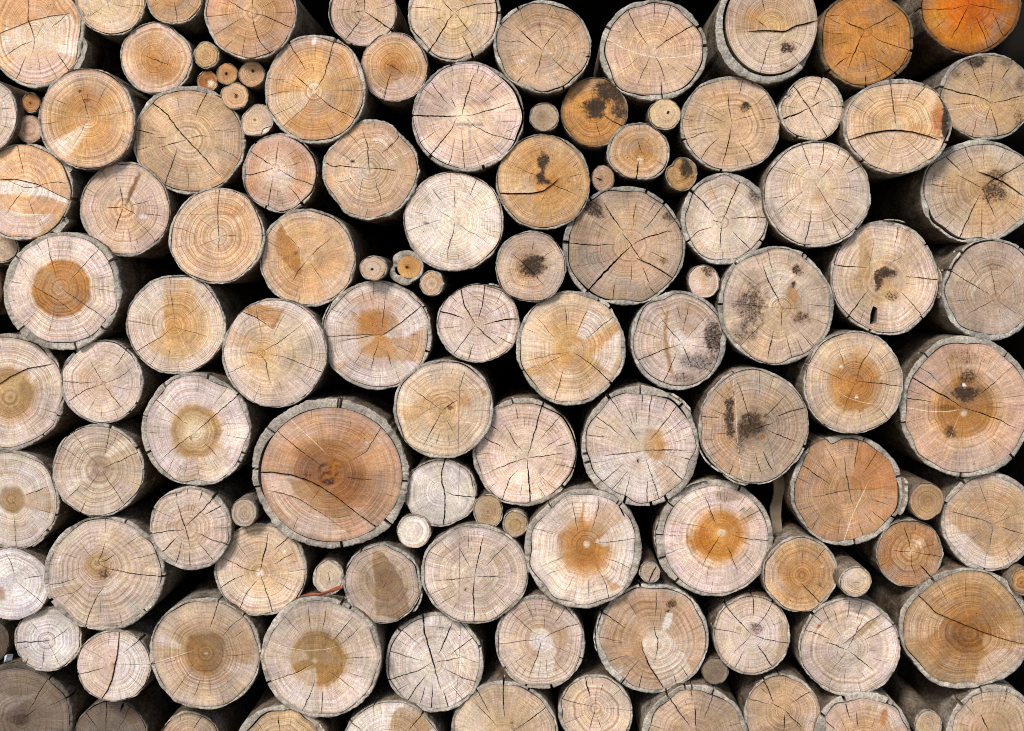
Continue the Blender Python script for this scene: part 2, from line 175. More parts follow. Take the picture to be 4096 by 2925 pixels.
L('B2', (130,942,1023,1869), (587,1430), '0:dcb684 .15:cf9c5c .4:d4a870 .7:d6ae80 1:d6b898',
  'tan log with fan shaped pale wedges on the right of its ringed centre',
  '5:530,1060 542,1160 540,1250|5:715,1090 660,1200 610,1320|5:910,1160 800,1250 700,1330|7:587,1435 700,1510 800,1590 900,1690|587,1435 440,1500 250,1600|587,1435 400,1465 200,1510|280,1140 380,1250 460,1340|6:520,1570 480,1700 440,1840|210,1250 300,1290',
  '718,1092 930,1180 700,1340 608,1318 ded0c2 .7|930,1180 982,1250 720,1470 732,1390 c68e52 .5|982,1250 1000,1400 900,1600 740,1480 dfd0c2 .6|180,1590 440,1480 590,1560 240,1640 c48b4c .5|340,1230 170,1320 180,1480 420,1460 460,1340 dcc3a8 .4', '587,1510,130,100,c0873f,.55|480,1180,130,120,c68e50,.5', bt=28, n='175,1590 900,1690 795,1030 880,1095', nc=18)
L('B2', (1058,940,1838,1749), (1475,1372), '0:e0d2c6 .15:cfb8a6 .5:ccb4a4 1:c4ac9a',
  'grey mauve log with a vertical brown band and blackish mould on its right side',
  '6:1310,1170 1400,1280 1475,1372|1475,1372 1510,1330 1700,1120|1500,1382 1650,1395 1810,1415|7:1475,1372 1300,1430 1125,1505|7:1475,1372 1510,1450 1545,1535|6:1440,1420 1390,1560 1320,1700|5:1540,1040 1500,1200 1480,1300|1115,1270 1240,1305 1330,1340|1160,1160 1310,1255|5:1430,1060 1470,1180|1305,1070 1345,1140|1540,1315 1700,1320 1820,1325|1485,1530 1500,1690|1630,1540 1760,1640',
  '1348,1100 1376,1088 1352,1300 1392,1500 1412,1640 1370,1600 1330,1400 1328,1200 a0703f .75|1430,1060 1560,1050 1700,1130 1520,1310 1460,1250 b08a66 .5', '1745,1310,100,180,37302e,.7|1610,1520,210,90,544840,.55|1500,1650,150,60,6a5c52,.5|1480,1340,75,75,e6dbd2,.6', bt=34, gp=((0,360,5),(60,140,5)), bk='b5aa98')
L('B3', (-250,582,690,1545), (273,1085), '0:c49a68 .2:d0b08a .7:d0b296 1:c4ab92',
  'speckled mouldy log with a brown pitted knot right of the long crack above its pith',
  '8:100,710 150,850 220,980 273,1085|6:273,1085 265,1170 262,1240|273,1085 420,1082|-180,1045 0,1055 200,1075 273,1085|5:150,615 170,720 195,800|470,1048 670,1070|490,1160 650,1215|8:205,1265 175,1400 155,1500|5:300,1280 350,1480|380,1240 510,1385|390,1330 440,1440|620,910 490,935|140,1180 -70,1390|-90,770 80,900',
  '100,700 300,720 340,860 230,960 150,850 dcc8ae .5', '20,1080,150,230,5a4a3c,.6|-40,1290,120,120,6a5848,.5|20,840,110,100,96826c,.5|380,775,55,50,75451f,.75|345,950,55,130,ad7a40,.65|355,890,22,32,241408,.9|425,1160,80,55,74492a,.65|240,960,70,60,d8cdb8,.5', bt=30, gp=((60,130,6),), n='440,640 470,670 -238,1050 155,1515 -70,760', bk='b5aa98', nc=26)
L('A3', (560,-85,1332,718), (940,240), '0:b87c3c .5:bb823f .8:b67d42 1:ab763d',
  'dark amber log beside the glowing orange one, with wriggly cracks all over',
  '10:940,240 850,210 780,170|7:940,240 1060,180 1200,100|8:940,240 880,370 840,470 800,570|5:975,260 1050,330 1180,375 1310,415|5:650,135 690,170 750,200|620,250 700,275 830,275|6:690,545 800,460|5:890,370 950,460 960,600|5:970,450 1080,520 1180,595|660,380 820,330|6:1290,420 1220,560|8:945,610 950,700|5:1020,530 1050,640|1060,400 1110,450|780,430 860,440|1100,230 1220,205|600,130 760,120',
  '', '920,110,160,70,96592a,.5|950,620,250,70,c9964e,.5', bt=30, bk='8f6a40', y=18, gp=((40,120,5),), n='670,555 950,700 1190,600 1310,415', sat=1)
L('A3', (1390,-375,2207,440), (1785,38), '0:a44c08 .3:ac580c .55:b06312 .8:ac6a1e 1:8a5520',
  'glowing orange log in the top corner, strongest coloured of all',
  '7:1785,38 1720,180 1640,320|5:1785,38 1650,75 1410,70|5:1785,38 1900,55 2050,85|5:1835,130 1900,260 1945,390|5:1970,90 2050,270 2065,300|1880,150 1975,350|1800,200 1810,320|1760,-120 1785,38|1520,230 1600,150', '', '1850,120,110,70,9a4e10,.5|1500,150,110,120,b98a3c,.5', bt=22, bk='8a5226', y=30, gp=((150,200,4),), n='1405,60', sat=1)
L('A3', (240,615,772,1145), (490,880), '0:dcbc98 .6:d8b898 1:d0b598',
  'small pale log with a curled bark tongue at its upper left and thick cracks',
  '8:345,680 420,780 490,880 540,960 575,1030|7:590,640 560,730 525,815|7:490,880 540,850 600,810|11:255,970 370,935 490,880|8:585,1025 635,1110|5:600,860 760,868|580,920 730,970|270,862 400,875|600,830 680,800', '', '', bt=18, n='395,1110 592,630 765,868 290,760', a={215:-34}, fl=((196,222,-26,14,30),), y=-6, bk='bfb19c')
L('A3', (768,645,1638,1410), (1200,1030), '0:e0c096 .3:d6aa72 .7:d8ac7a 1:dab894',
  'log with a dark curved saw cut across it and burnt red right edge',
  '8:1138,670 1165,850 1195,1045|S9:810,1140 950,1090 1100,1065 1200,1060 1320,1070 1450,1105 1555,1145|1195,1070 1160,1170 1130,1280|1220,1080 1330,1180 1450,1290|6:1420,715 1350,800 1320,850|1300,745 1270,840|960,790 1030,855|845,860 960,920|965,985 1030,1030|1230,730 1225,810|1000,1210 930,1300|1245,1290 1255,1370|L4:1210,830 1370,850 1400,970',
  '810,1142 950,1092 1100,1067 1200,1062 1320,1072 1450,1107 1555,1147 1450,1290 1200,1380 950,1320 e2c4a8 .55', '1535,960,75,190,a84a0c,.95|1590,990,34,190,0e0704,1|1380,960,120,120,e8c896,.5|1330,1040,120,40,bd8a4e,.4|1290,1130,90,40,9a6a3a,.4', bt=28, y=-24, gp=((-38,28,22),), a={0:8}, n='1138,660 1425,690 1590,1150 930,1305', rs=1.2)
L('A3', (1540,430,2320,1140), (1965,838), '0:bf9868 .4:b8956a .8:b39470 1:a08a70',
  'brown grey log at the right edge below the glowing orange log, mould on its top',
  '9:1575,708 1680,745 1800,770 1880,790 1975,840|8:1975,840 2100,810 2233,775|6:1955,865 1930,950 1915,1020|7:1955,865 2000,1000 2020,1120|6:1795,490 1840,610 1885,720|5:1990,480 1970,630|7:2120,540 2050,650|5:1990,650 1955,800|5:1655,850 1830,838|L5:1600,895 1890,855|5:1855,950 1810,1110|1780,1000 1740,1080|2065,695 2045,740', '1975,850 2233,790 2233,1030 2020,1100 c29a68 .4|1640,960 1950,880 1900,1110 1700,1050 c4a894 .5', '1850,505,90,55,352a20,.75|1680,590,60,60,4a3c30,.5|2200,680,60,90,5a3018,.5|2185,960,50,80,683818,.55|2120,500,80,60,4a4034,.5', bt=26, y=26, n='1580,708 2115,520', bk='a39a8a')
L('B3', (112,-276,993,592), (525,35), '0:dfc09a .4:dbbc98 .7:dabca0 1:d8c0aa',
  'wide cream log with long fine cracks in its lower half, no stain or heart',
  '6:430,-241 470,-131 510,-41|6:605,-241 600,-130 565,-30|5:525,35 600,170 700,330 850,480|5:460,120 350,200 195,310|8:510,290 490,400 455,545|7:670,370 740,505|590,300 615,490|5:730,300 860,405|640,115 900,95|5:150,195 300,165|680,185 840,225|430,345 370,490|5:740,-216 710,-131|6:830,-171 750,-41|6:905,-71 790,-11|5:690,-91 580,29|300,-120 380,-50|220,-60 470,30', '', '560,180,50,60,c9955c,.45|520,30,120,100,e3c498,.4', bt=20, n='430,-262 455,560 860,425', nc=26)
L('B3', (1400,-285,2335,552), (1897,110), '0:bd9464 .4:c8a47a .8:cfb496 1:c9b6a0',
  'right edge log shaded brown around its pith, with bark bulging loose below',
  '8:1580,-165 1660,-90 1720,-25|6:1690,0 1800,55 1897,110|7:1897,110 1950,60 2060,0 2233,-100|9:1885,150 1820,270 1725,495|6:1897,110 1950,230 2010,360|5:1890,280 1890,510|1985,380 1995,490|2100,300 2180,390|5:1450,70 1580,95|1590,105 1700,110|5:1740,-230 1810,-90 1820,-30|1895,-240 1905,-20|2090,-220 1980,-30|S8:1840,-30 1950,10 2060,60 2233,180|2070,190 2220,300|1640,265 1500,360|1480,150 1700,140|1690,330 1600,440',
  '1897,112 2233,185 2200,420 1900,500 1730,490 1820,270 c99a62 .45|1900,105 2060,5 2233,-95 2233,170 2060,55 c8a276 .4', '1990,140,125,105,664524,.7|2000,10,110,65,543a20,.6|1850,-200,80,40,7a6248,.4|1540,-50,100,120,b3a08a,.5', bt=34, a={131:16}, gp=((102,160,24),(180,215,8)), bk='b8ac98', nc=26)
L('B3', (660,372,1545,1310), (1100,880), '0:b88a58 .2:cfa878 .6:d4b492 1:d0b6a0',
  'log with rusty stains down its middle and a black bark pocket near the bottom',
  'S4:985,430 1010,560 975,720 975,850|7:685,730 800,745 965,755|7:1265,822 1400,840 1535,848|8:970,930 880,1050 795,1165|6:1230,945 1330,1050 1410,1155|6:1218,385 1210,480 1175,600|1330,430 1270,580|940,1090 900,1190|1145,720 1250,660',
  '900,480 985,430 1010,560 975,720 975,850 880,830 890,650 b28856 .55|985,432 1180,420 1160,620 1010,700 985,720 1012,560 dcc4a8 .4|1195,420 1340,430 1290,580 1240,560 c9a074 .4|1320,480 1440,520 1400,600 1320,560 dfc9a4 .5|1030,1200 1085,1270 980,1260 d8a878 .7',
  '1110,790,90,62,68391a,.85|1050,850,42,110,8a4a1c,.85|1150,985,85,55,946436,.6|1030,1000,30,60,c08a50,.6|1475,895,20,12,f4f0ea,.9|960,660,40,60,7a5630,.5|880,870,100,80,b58c5c,.5', bt=26, gp=((100,170,6),), hole='1005,1065 1040,1080 1036,1190 1000,1212 978,1210 984,1130', fl=((268,290,12,8,45),(-12,20,12,10,60)), n='740,570 1465,550 795,1165 1405,1160 975,1275', a={110:-14})
L('B3', (1565,518,2375,1348), (2008,1005), '0:b8977a .4:b59a80 1:b8a08c',
  'greyest log at the right edge with an open dark gap under its upper left bark',
  '7:1960,740 1985,880 2008,1005|5:2008,1005 1900,1060 1760,1145|6:1650,790 1780,870 1960,975|2008,1005 2090,930 2170,860|2008,1005 2100,1080 2220,1150|1750,665 1860,830 1910,880|2030,1080 2045,1160|1640,1030 1780,1010',
  '1620,870 1790,850 1800,1100 1640,1150 9d8670 .4|1790,860 1900,860 1840,920 1800,1000 c9b6a6 .5', '1980,730,100,50,84603e,.5|2080,870,80,80,b08456,.4', bt=40, gp=((180,275,18),(275,330,8),(100,160,7)), n='1730,640 1635,780 2185,620', bk='b8ad9c')
L('C3', (440,-156,1262,690), (870,262), '0:b87834 .2:c0803c .45:c88f4e .6:d8b488 1:d9bc9c',
  'cream rimmed log with an orange heart and white specks beside its pith',
  '7:870,262 900,140 980,0 1010,-40|6:870,262 960,260 1080,275 1250,298|860,270 750,240 620,180 500,130|860,270 820,360 765,500|5:1065,475 1130,555|5:720,-10 770,120|1145,15 1040,105|1225,155 1090,190|895,460 930,620|800,530 800,610|740,510 710,610|870,-130 870,-50|L4:680,305 800,390 950,435 1180,455',
  '', '850,430,170,90,a5662a,.6|745,135,12,14,f4efe6,.9|875,385,14,10,f4efe6,.9|757,437,9,9,f4efe6,.9|1070,230,10,20,f0e6d6,.7|880,60,120,90,c68e50,.4', bt=18, gp=((150,250,5),), n='470,110 620,605', nc=22, bk='c6b8a2')
L('C3', (1235,-112,2300,1035), (1738,470), '0:8a5e30 .15:9c6c38 .45:ab7c48 .52:c49c76 .7:cba88c 1:cba994',
  'huge log at the right edge with a smoky dark brown ringed heart',
  '9:1340,230 1480,320 1600,380 1738,470|8:1738,470 1900,520 2060,580 2165,640|L6:1285,470 1450,500 1600,505 1738,480|6:1240,395 1370,405 1510,428|5:1380,130 1480,200 1560,280|6:2060,200 1960,290 1870,365|2020,395 2233,360|L3:1710,530 1660,650 1630,760|1900,20 1850,200|1780,0 1790,120|1600,60 1640,170',
  '', '1750,350,120,75,33200f,.85|1790,215,100,80,704420,.65|1640,660,65,65,543010,.65|1620,470,90,30,543010,.55|1760,60,150,70,8a6440,.5|1745,285,14,12,f8f4ee,1|1745,515,30,30,d8cfc2,.7|1900,400,120,120,8a5a2a,.4', bt=46, gp=((190,225,8),(120,150,5)), n='1238,600 1728,1015 2112,842 2085,25 1425,25', nc=46, bk='b8a890', sat=1)
L('C3', (330,690,1262,1590), (815,1135), '0:b08860 .3:bd9064 .6:c6986c 1:c49872',
  'reddish tan log with a bark flake standing off its right side',
  '7:770,850 785,980 815,1135 830,1220 855,1290|5:440,1190 600,1180 720,1155 815,1138 900,1130 1050,1135|6:440,940 540,1010 660,1095|7:895,750 870,880 850,965|6:1065,800 1000,900 930,1005|5:630,800 680,880 725,985|540,870 650,1010|5:735,1370 725,1500|580,1310 510,1450|5:890,1380 930,1530|5:1000,1310 1120,1410|930,1310 1005,1420|970,1205 1140,1260|395,1035 510,1095|385,1300 540,1250|L6:985,1050 900,1220 840,1340 770,1545',
  '815,1130 895,755 1000,770 1130,860 1225,1010 1232,1160 1060,1140 b56c34 .5|985,1052 1060,1000 1235,1080 1225,1300 1040,1470 780,1545 842,1340 cd8f5a .35', '830,790,40,60,8a5430,.5|800,1090,150,90,b08252,.45|700,1450,200,60,c88a50,.4', bt=40, gp=((-10,30,22),(160,230,6)), ms=((228,248),), fl=((-12,25,2,26,50),), n='940,715 1240,1030 860,1575 1190,1370')
L('C3', (1305,1078,1578,1388), (1455,1225), '0:a37c50 1:ad8c68', 'brown thin branch with a pointed right side under the huge log', '', '', '', bt=9, y=-4, a={340:14,60:-14}, bk='8f7e68', rs=1.2)
L('C3', (1560,995,2350,1797), (1975,1415), '0:c49a68 .5:c9a378 .8:cba984 1:ccb298',
  'right edge log with a smooth pale segment sawn across its lower left',
  '6:1620,1310 1760,1345 1880,1375 1975,1415|6:1975,1430 1970,1500 1945,1600|1870,1065 1910,1180 1955,1340|5:2120,1270 2035,1365|6:2040,1435 2233,1500|1975,1415 2060,1380 2200,1330|1800,1560 1860,1480|1930,1620 1910,1770|2080,1600 2130,1700',
  '1600,1360 1700,1452 1860,1590 2025,1742 1900,1790 1700,1700 1600,1540 dccabe .7|2090,1520 2150,1560 2100,1600 2060,1580 a87844 .5', '2120,1210,150,90,b98a58,.4|1960,1250,150,80,b88c5c,.3', bt=30, n='1760,1100 1610,1250 1905,1795', nc=22)
L('D3', (110,40,728,660), (432,360), '0:9a6c3c .15:ad7e4c .6:b78b5c .85:bd9668 1:c4a684',
  'brown small log covered in sharp concentric rings, pale moon along its left',
  '7:415,420 480,480 580,590|437,150 433,235|5:630,135 510,270|550,430 625,475|425,535 430,560', '140,250 195,180 235,300 270,400 330,520 230,490 160,400 d2bca4 .6', '600,290,14,14,f4f0e8,.8|560,440,40,20,8a7a40,.4', bt=20, rs=1.7, nr=26, y=-6)
L('D3', (728,285,1000,535), (880,400), '0:d6ba96 1:d0b592', 'cream thin branch in front of its own brown flank, right of the sharply ringed log', '5:835,415 870,412 910,418', '', '', bt=13, y=-40, rough=.9, bk='c4b090')
L('D3', (1030,-100,1580,460), (1315,163), '0:d9b890 .15:b98a58 .4:bd8c5a .75:b98452 1:bd9268',
  'russet ringed small log with a smooth grey bark rim and cross shaped cracks',
  '7:1250,-55 1290,60 1315,163|6:1170,155 1240,167 1315,163|5:1315,163 1440,190 1570,210|5:1315,163 1320,270 1360,390|8:1380,265 1490,380|1420,130 1525,100|1060,290 1120,255|1350,-60 1345,10', '', '1110,230,60,140,a25f2a,.5|1380,100,50,40,e8d8c2,.6', bt=20, rs=1.5, nr=20, y=12)
L('D3', (1232,300,2295,1288), (1795,835), '0:9a6c3a .2:94622e .35:a06e38 .55:b4844e .8:b98c5a 1:bd9a70',
  'huge brown log at the lower right with a long slanted saw ridge through its heart',
  'S7:1385,530 1450,590 1520,665 1700,740 1880,810 2060,870 2260,920|1525,420 1580,520 1635,610|1760,370 1750,560|L4:2000,740 2120,870',
  '1385,535 1520,668 1590,705 1540,800 1400,900 1280,860 1290,700 d2b698 .45|1860,1130 1880,1050 1960,970 2233,912 2240,1050 2000,1240 1800,1275 1850,1180 d6c0ae .55|1890,830 2060,872 2240,920 2000,960 1900,980 c8a678 .5|1850,720 1890,760 1890,815 1700,740 8a6236 .5', '1740,900,170,90,8e5c28,.45|2190,960,40,60,9a6840,.6', bt=42, rs=1.3, nr=30, a={75:-16,115:14}, n='1490,390', gp=((170,230,4),))
L('D3', (408,540,1225,1345), (800,963), '0:dfcab2 .3:ddc6ae .7:dbbfa8 1:d8c2b2',
  'pale pinkish log with a slim brown saw scar to its upper right rim',
  '7:800,963 860,830 935,670|7:620,900 720,935 800,963|7:800,963 910,1050 1020,1140|800,963 730,1060 650,1160|6:470,810 560,840 660,880|S6:1100,645 950,740 850,840 745,925|6:1175,760 1050,825 910,895|6:500,660 600,740|5:605,625 665,750|5:690,640 720,740|6:820,560 790,730|6:915,580 870,720|700,780 750,860|780,1120 770,1250|680,1180 650,1270|1000,1030 1130,1065|910,1140 945,1200|1060,690 950,790',
  '1102,648 1080,690 1000,770 870,885 745,928 850,842 950,742 b3936c .65|560,620 900,570 1050,650 900,720 700,760 d9b694 .35', '567,775,16,14,b0602c,.8', bt=26, n='515,670 1185,750 1215,870', nc=22)
L('D3', (2128,300,2330,525), (2210,420), '0:a8763e 1:b68a54', 'orange brown thin branch end at the right edge with its bark flank above', '2190,430 2233,400', '', '', bt=16, y=-15, rough=.7, bk='a8825a', rs=1.4)
L('D2', (1733,518,2362,1168), (2045,840), '0:c9ae94 .2:d8c2ae .7:d6bca6 1:cbb096',
  'small pale log with a forked crack star and a tan crescent along its right edge',
  '7:1830,600 1920,710 2045,840|7:2055,540 2060,620 2055,710|6:2215,590 2150,700 2050,820|6:1740,790 1860,810 1960,830|7:2045,840 2150,880 2340,912|6:2045,840 1980,900 1895,985|8:2085,920 2150,1010 2210,1105|6:1985,960 1895,1120|2310,730 2180,785',
  '2260,700 2345,760 2345,930 2220,1110 2190,1130 2240,1000 2270,850 b08c64 .6|1860,560 2040,530 2200,600 2040,700 1940,700 c8a484 .4', '2085,790,65,60,705a48,.6|1940,790,30,30,a07c5c,.5', bt=18, n='2050,545 1835,600 2220,580 1740,790', nc=10)
L('D2', (778,418,1700,1322), (1290,930), '0:d9bd9e .2:cdae8c .45:c49e78 .8:c49a74 1:c8a688',
  'brown log with a hooked saw lip and a pale knot streak above it',
  'S10:1150,890 1155,960 1220,1110 1290,1210 1345,1300|7:1240,720 1255,810 1285,900 1270,1010 1245,1080|7:1270,490 1265,600 1262,690|6:855,670 940,730 1030,790|5:790,860 980,895|5:820,1085 1050,1000|6:1130,1045 1050,1150 985,1250|6:1160,1150 1130,1290|5:1410,1160 1435,1240|5:1465,1090 1540,1200|1040,560 1110,690|L3:1330,920 1680,915',
  '1152,885 1250,820 1330,795 1385,850 1500,1000 1580,1180 1450,1260 1345,1296 1290,1208 1222,1108 1157,958 dcc6ae .75|1330,700 1350,650 1395,660 1400,720 1375,785 1325,805 1312,770 e0d3c6 .85|860,1120 1000,1090 985,1230 900,1180 d3c2b0 .6|880,640 1040,580 1110,690 1050,760 d0b090 .5',
  '1395,590,65,42,82491f,.7|1365,652,34,14,2e2630,.9|1362,674,16,12,d8741c,.95|1345,735,20,40,e8e0d8,.6|1060,650,60,60,a8784a,.5|1180,620,300,120,b28252,.5|1110,900,80,150,a8784a,.4', bt=40, gp=((230,330,8),), n='1145,470 985,1252 865,680 1355,1310', fl=((168,185,14,8,50),(188,206,12,8,50)), bk='c6b8a4')
L('D2', (1130,248,1302,422), (1215,335), '0:9c846c 1:a8927a', 'greyish thin branch split by a black diagonal crack', '10:1270,285 1235,350 1200,420', '', '', bt=12, y=-8, rough=1)
L('D2', (1635,1030,1858,1243), (1745,1135), '0:78624e 1:88725c', 'darkest thin branch, grey brown and rough, under the hooked lip log', '', '', '', bt=7, y=10, rough=.8, bk='7a6a58')
L('C2', (662,290,1618,1272), (1162,815), '0:dac0a4 .35:dac2aa .6:dac0ac 1:d8c2b4',
  'pale log with dozens of fine radial checks and a small knot hole below its pith',
  '8:1162,815 1350,815 1525,818|7:1162,820 980,845 825,860|6:1020,590 1120,740|6:880,370 960,480 1000,560|6:1440,450 1330,600 1215,740|6:775,535 880,610 1010,720|5:1165,335 1150,500|6:1240,335 1215,470 1205,615|5:1365,390 1320,500|6:1180,870 1230,1020 1285,1195|7:1310,910 1400,980 1495,1070|6:1010,920 900,1010 810,1090|5:1045,970 960,1080 895,1150|6:1195,1050 1195,1225|5:1060,990 1020,1170|5:690,690 900,715|1545,620 1420,670|1540,720 1390,750|1590,755 1510,755|6:1450,860 1590,912|5:1100,430 1110,600|1520,540 1340,690|760,615 870,650|730,920 870,900',
  '1162,820 720,870 760,1020 1000,1210 1325,1185 1290,1050 1240,920 dfcfc6 .6|1162,810 1180,640 1290,640 1345,760 1340,880 1250,910 c08848 .55|1240,920 1290,1050 1330,1185 1480,1100 1380,960 d2ae8a .5', '1290,760,70,110,b87c36,.55|1116,903,22,30,201208,.95|1105,930,60,55,a87c48,.55', bt=48, gp=((130,200,9),(40,130,7),(-70,-30,16)), fl=((-62,-34,-2,18,30),), n='1140,300 880,380 690,845 705,915 1010,1230 1225,1245 1345,1200 1490,430', nc=60)
L('C2', (1612,150,2507,1092), (2045,650), '0:8a6a48 .2:b0906c .5:c2a382 .8:c4a88a 1:c2aa92',
  'smoky log with a vertical saw line dividing brown left and grey right halves',
  '6:1910,220 1960,340 2010,500 2045,650|7:2045,650 2130,620 2232,590|5:2045,650 1980,720 1925,780|7:2167,650 2282,700 2412,750|7:2462,470 2352,500 2237,545|5:2332,350 2242,450 2137,550|2227,210 2177,350|2107,180 2107,380|6:1645,540 1790,555|1690,685 1870,680|1650,725 1760,735|1830,775 1705,865|6:1900,930 1850,1030|1740,320 1860,420|1700,480 1880,550|7:2132,820 2172,910 2222,1000|6:2072,830 2102,950 2132,1020|M5:2152,640 2202,800 2242,1000|L4:1890,210 1915,450 1925,700 1950,950 1980,1070',
  '1630,500 1700,400 1890,230 1915,450 1925,700 1950,1000 1960,1060 1800,1000 1650,750 bd9068 .55|1890,215 1990,180 2040,600 1920,640 c4aa8c .3', '1865,530,55,230,54402c,.75|2060,590,120,130,443626,.7|1985,650,70,90,5c3c20,.7|1950,770,60,120,7a6a58,.5|2130,705,22,20,a06030,.9|2240,500,90,120,7a664e,.4', bt=22, gp=((20,100,8),), fl=((96,122,4,12,60),(125,160,16,12,60)), n='1905,205 2410,760', nc=26)
L('C2', (-225,390,627,1272), (220,875), '0:e0c4a4 .4:dcbea2 .8:dabaa4 1:d8bdac',
  'cream pink log cracked top to bottom through its pith, bark loose at right',
  '8:340,450 300,600 255,760 220,875|10:220,875 235,1050 250,1260|7:220,875 370,862 515,840|7:220,875 100,915 -80,985|6:40,600 110,740 190,835|6:125,460 150,575|6:580,750 460,785|5:485,545 380,660 315,740|5:510,700 410,765 325,820|7:-160,700 35,795|5:-100,600 5,665|200,555 195,640|6:160,960 75,1050 20,1210|315,1000 400,1090 490,1155|295,1080 380,1220|5:430,925 600,960|-210,920 -110,915|185,1060 165,1200|-190,830 -30,850',
  '60,1130 120,1100 180,1120 60,1150 c98a6a .4', '330,985,25,25,9a8060,.5', bt=30, gp=((-85,62,14),(150,210,6)), n='105,430 340,465 592,750 505,1105 580,955', nc=34)
L('C1', (1163,80,1978,880), (1562,492), '0:d6a868 .3:d8b080 .7:dcba92 1:dcc0a2',
  'log with feathery brown saw streaks and a pencil line ruled down its right half',
  '7:1562,492 1640,435 1690,405|6:1562,492 1500,610 1410,780|5:1275,285 1420,390 1562,492|M4:1290,440 1500,365 1700,330 1910,315|M4:1290,600 1420,500 1600,420 1720,385|M7:1705,180 1697,500 1690,830|1650,150 1625,210|5:1745,165 1705,310|1550,645 1500,820|1590,560 1660,680|1610,680 1620,780|1790,490 1930,490|L5:1680,580 1900,605',
  '1200,480 1400,420 1600,340 1900,310 1910,380 1700,420 1500,450 1350,560 1280,600 cb985e .45|1290,440 1500,365 1700,330 1900,312 1600,345 1400,425 b8844c .5|1230,330 1330,400 1280,430 1210,380 e6d4bc .6', '1740,420,65,55,cc8230,.75|1900,350,32,30,a06a36,.7|1625,470,28,16,744420,.8|1600,250,120,60,cba070,.4|1330,640,120,60,c8a878,.4', bt=22, gp=((280,320,9),), ms=(), a={315:6})
L('C1', (12,392,1292,1618), (645,1000), '0:8a5828 .2:976236 .5:a06c40 .54:bd885a .8:c89870 1:cda284',
  'biggest log of all, rotten crumbly centre and two stepped saw ridges below it',
  'S12:92,995 200,995 330,1010 480,1060 580,1110 700,1190 850,1310 1040,1450|S8:130,1140 260,1160 400,1210 520,1290 660,1380 800,1490|M7:660,1375 760,1358 850,1330|6:225,660 400,810 580,940|5:800,910 950,820 1060,640|6:775,1030 880,1045 1000,1055|575,1120 485,1235|390,1350 350,1450|L6:310,540 420,650 500,720 640,860|500,470 505,560|820,560 815,620',
  '92,1000 200,1000 330,1015 420,1045 520,1150 640,1300 700,1380 800,1490 700,1545 400,1480 150,1200 d9b8a0 .65|480,1066 580,1116 850,1318 840,1335 760,1362 660,1378 520,1288 380,1180 290,1040 a67a4c .65|660,1380 850,1335 1040,1455 900,1520 800,1490 d2a488 .5|640,860 800,910 775,1000 1200,960 1180,800 900,740 d0986a .25',
  '650,800,250,90,9c6c3c,.5|660,1000,95,105,a05c22,.9|690,930,55,40,b87830,.8|640,1070,60,45,8a4e1c,.7|470,1010,40,40,8a4a1c,.6|950,750,10,10,f8f4ee,1|880,700,100,80,b9763e,.45', bt=66, w=(86,468,1234,1560), gp=((160,215,26),(80,130,9),(-40,10,5)), n='740,430 715,450 1250,1065 55,970 75,1110 740,1590 165,650 1110,1395', punk=(655,1000,100,110), nr=34, rough=.8)
L('C1', (1255,880,1840,1438), (1575,1140), '0:e4d4c4 .5:e4d8cc 1:dccdbf',
  'whitest log, small and nearly smooth, split by one thick upright crack',
  '9:1585,885 1560,980 1560,1080 1580,1145 1585,1260 1570,1430|7:1580,1145 1650,1180 1830,1200|M5:1703,935 1690,1240|6:1780,990 1800,1060 1815,1140', '', '', bt=14, n='1830,1200 1585,885', nc=5, fl=((205,222,0,12,20),))
L('C1', (1192,1335,1470,1612), (1305,1480), '0:dfcdb6 1:dccaba', 'whitish thin branch tucked under the whitest log', '6:1195,1505 1215,1540 1230,1580|1440,1400 1460,1450', '', '', bt=10, y=-4, rough=.8)
L('C1', (1815,1170,2055,1450), (1930,1310), '0:b08a5c 1:bca07c', 'ringed brown thin branch, left of a pair under the top to bottom cracked log', '', '', '', bt=10, y=4, rough=.9, rs=1.5)
L('C2', (22,1300,230,1525), (125,1430), '0:bd9864 1:c0a580', 'speckled thin branch, right of a pair under the top to bottom cracked log', '', '', '', bt=14, y=0, rough=1)
L('C2', (197,1135,1155,2094), (705,1578), '0:b0793c .2:b47c3e .42:bd8a50 .55:d3b292 .7:dac2ac 1:dac4b4',
  'pale rimmed log with a brown heart pierced by a blade shaped brown streak from above',
  '5:580,1210 605,1350 635,1480|5:805,1210 790,1340 740,1480|5:750,1570 900,1560 1110,1535|5:845,1690 950,1720 1045,1770|4:530,1670 320,1765|510,1770 355,1830|610,1820 525,1965|5:715,1850 722,2030|5:790,1770 860,1900 880,2010|10:960,1230 975,1290 1010,1350|240,1440 480,1490',
  '680,1215 690,1215 680,1400 700,1560 665,1500 655,1350 b8783a .8|700,1490 805,1225 960,1260 980,1330 1020,1370 850,1480 740,1560 c49a72 .55|1020,1370 1100,1500 1110,1640 860,1600 760,1560 dccabc .6|830,1800 900,1880 1005,1920 900,1960 870,1900 b98450 .6|740,1660 830,1800 790,1780 720,1640 a86a30 .7',
  '690,1600,230,190,b27838,.6|690,1660,130,90,9c6026,.5|705,1578,26,24,d8ccc0,.8', bt=44, n='400,1255 965,1280 915,1300', nc=20)
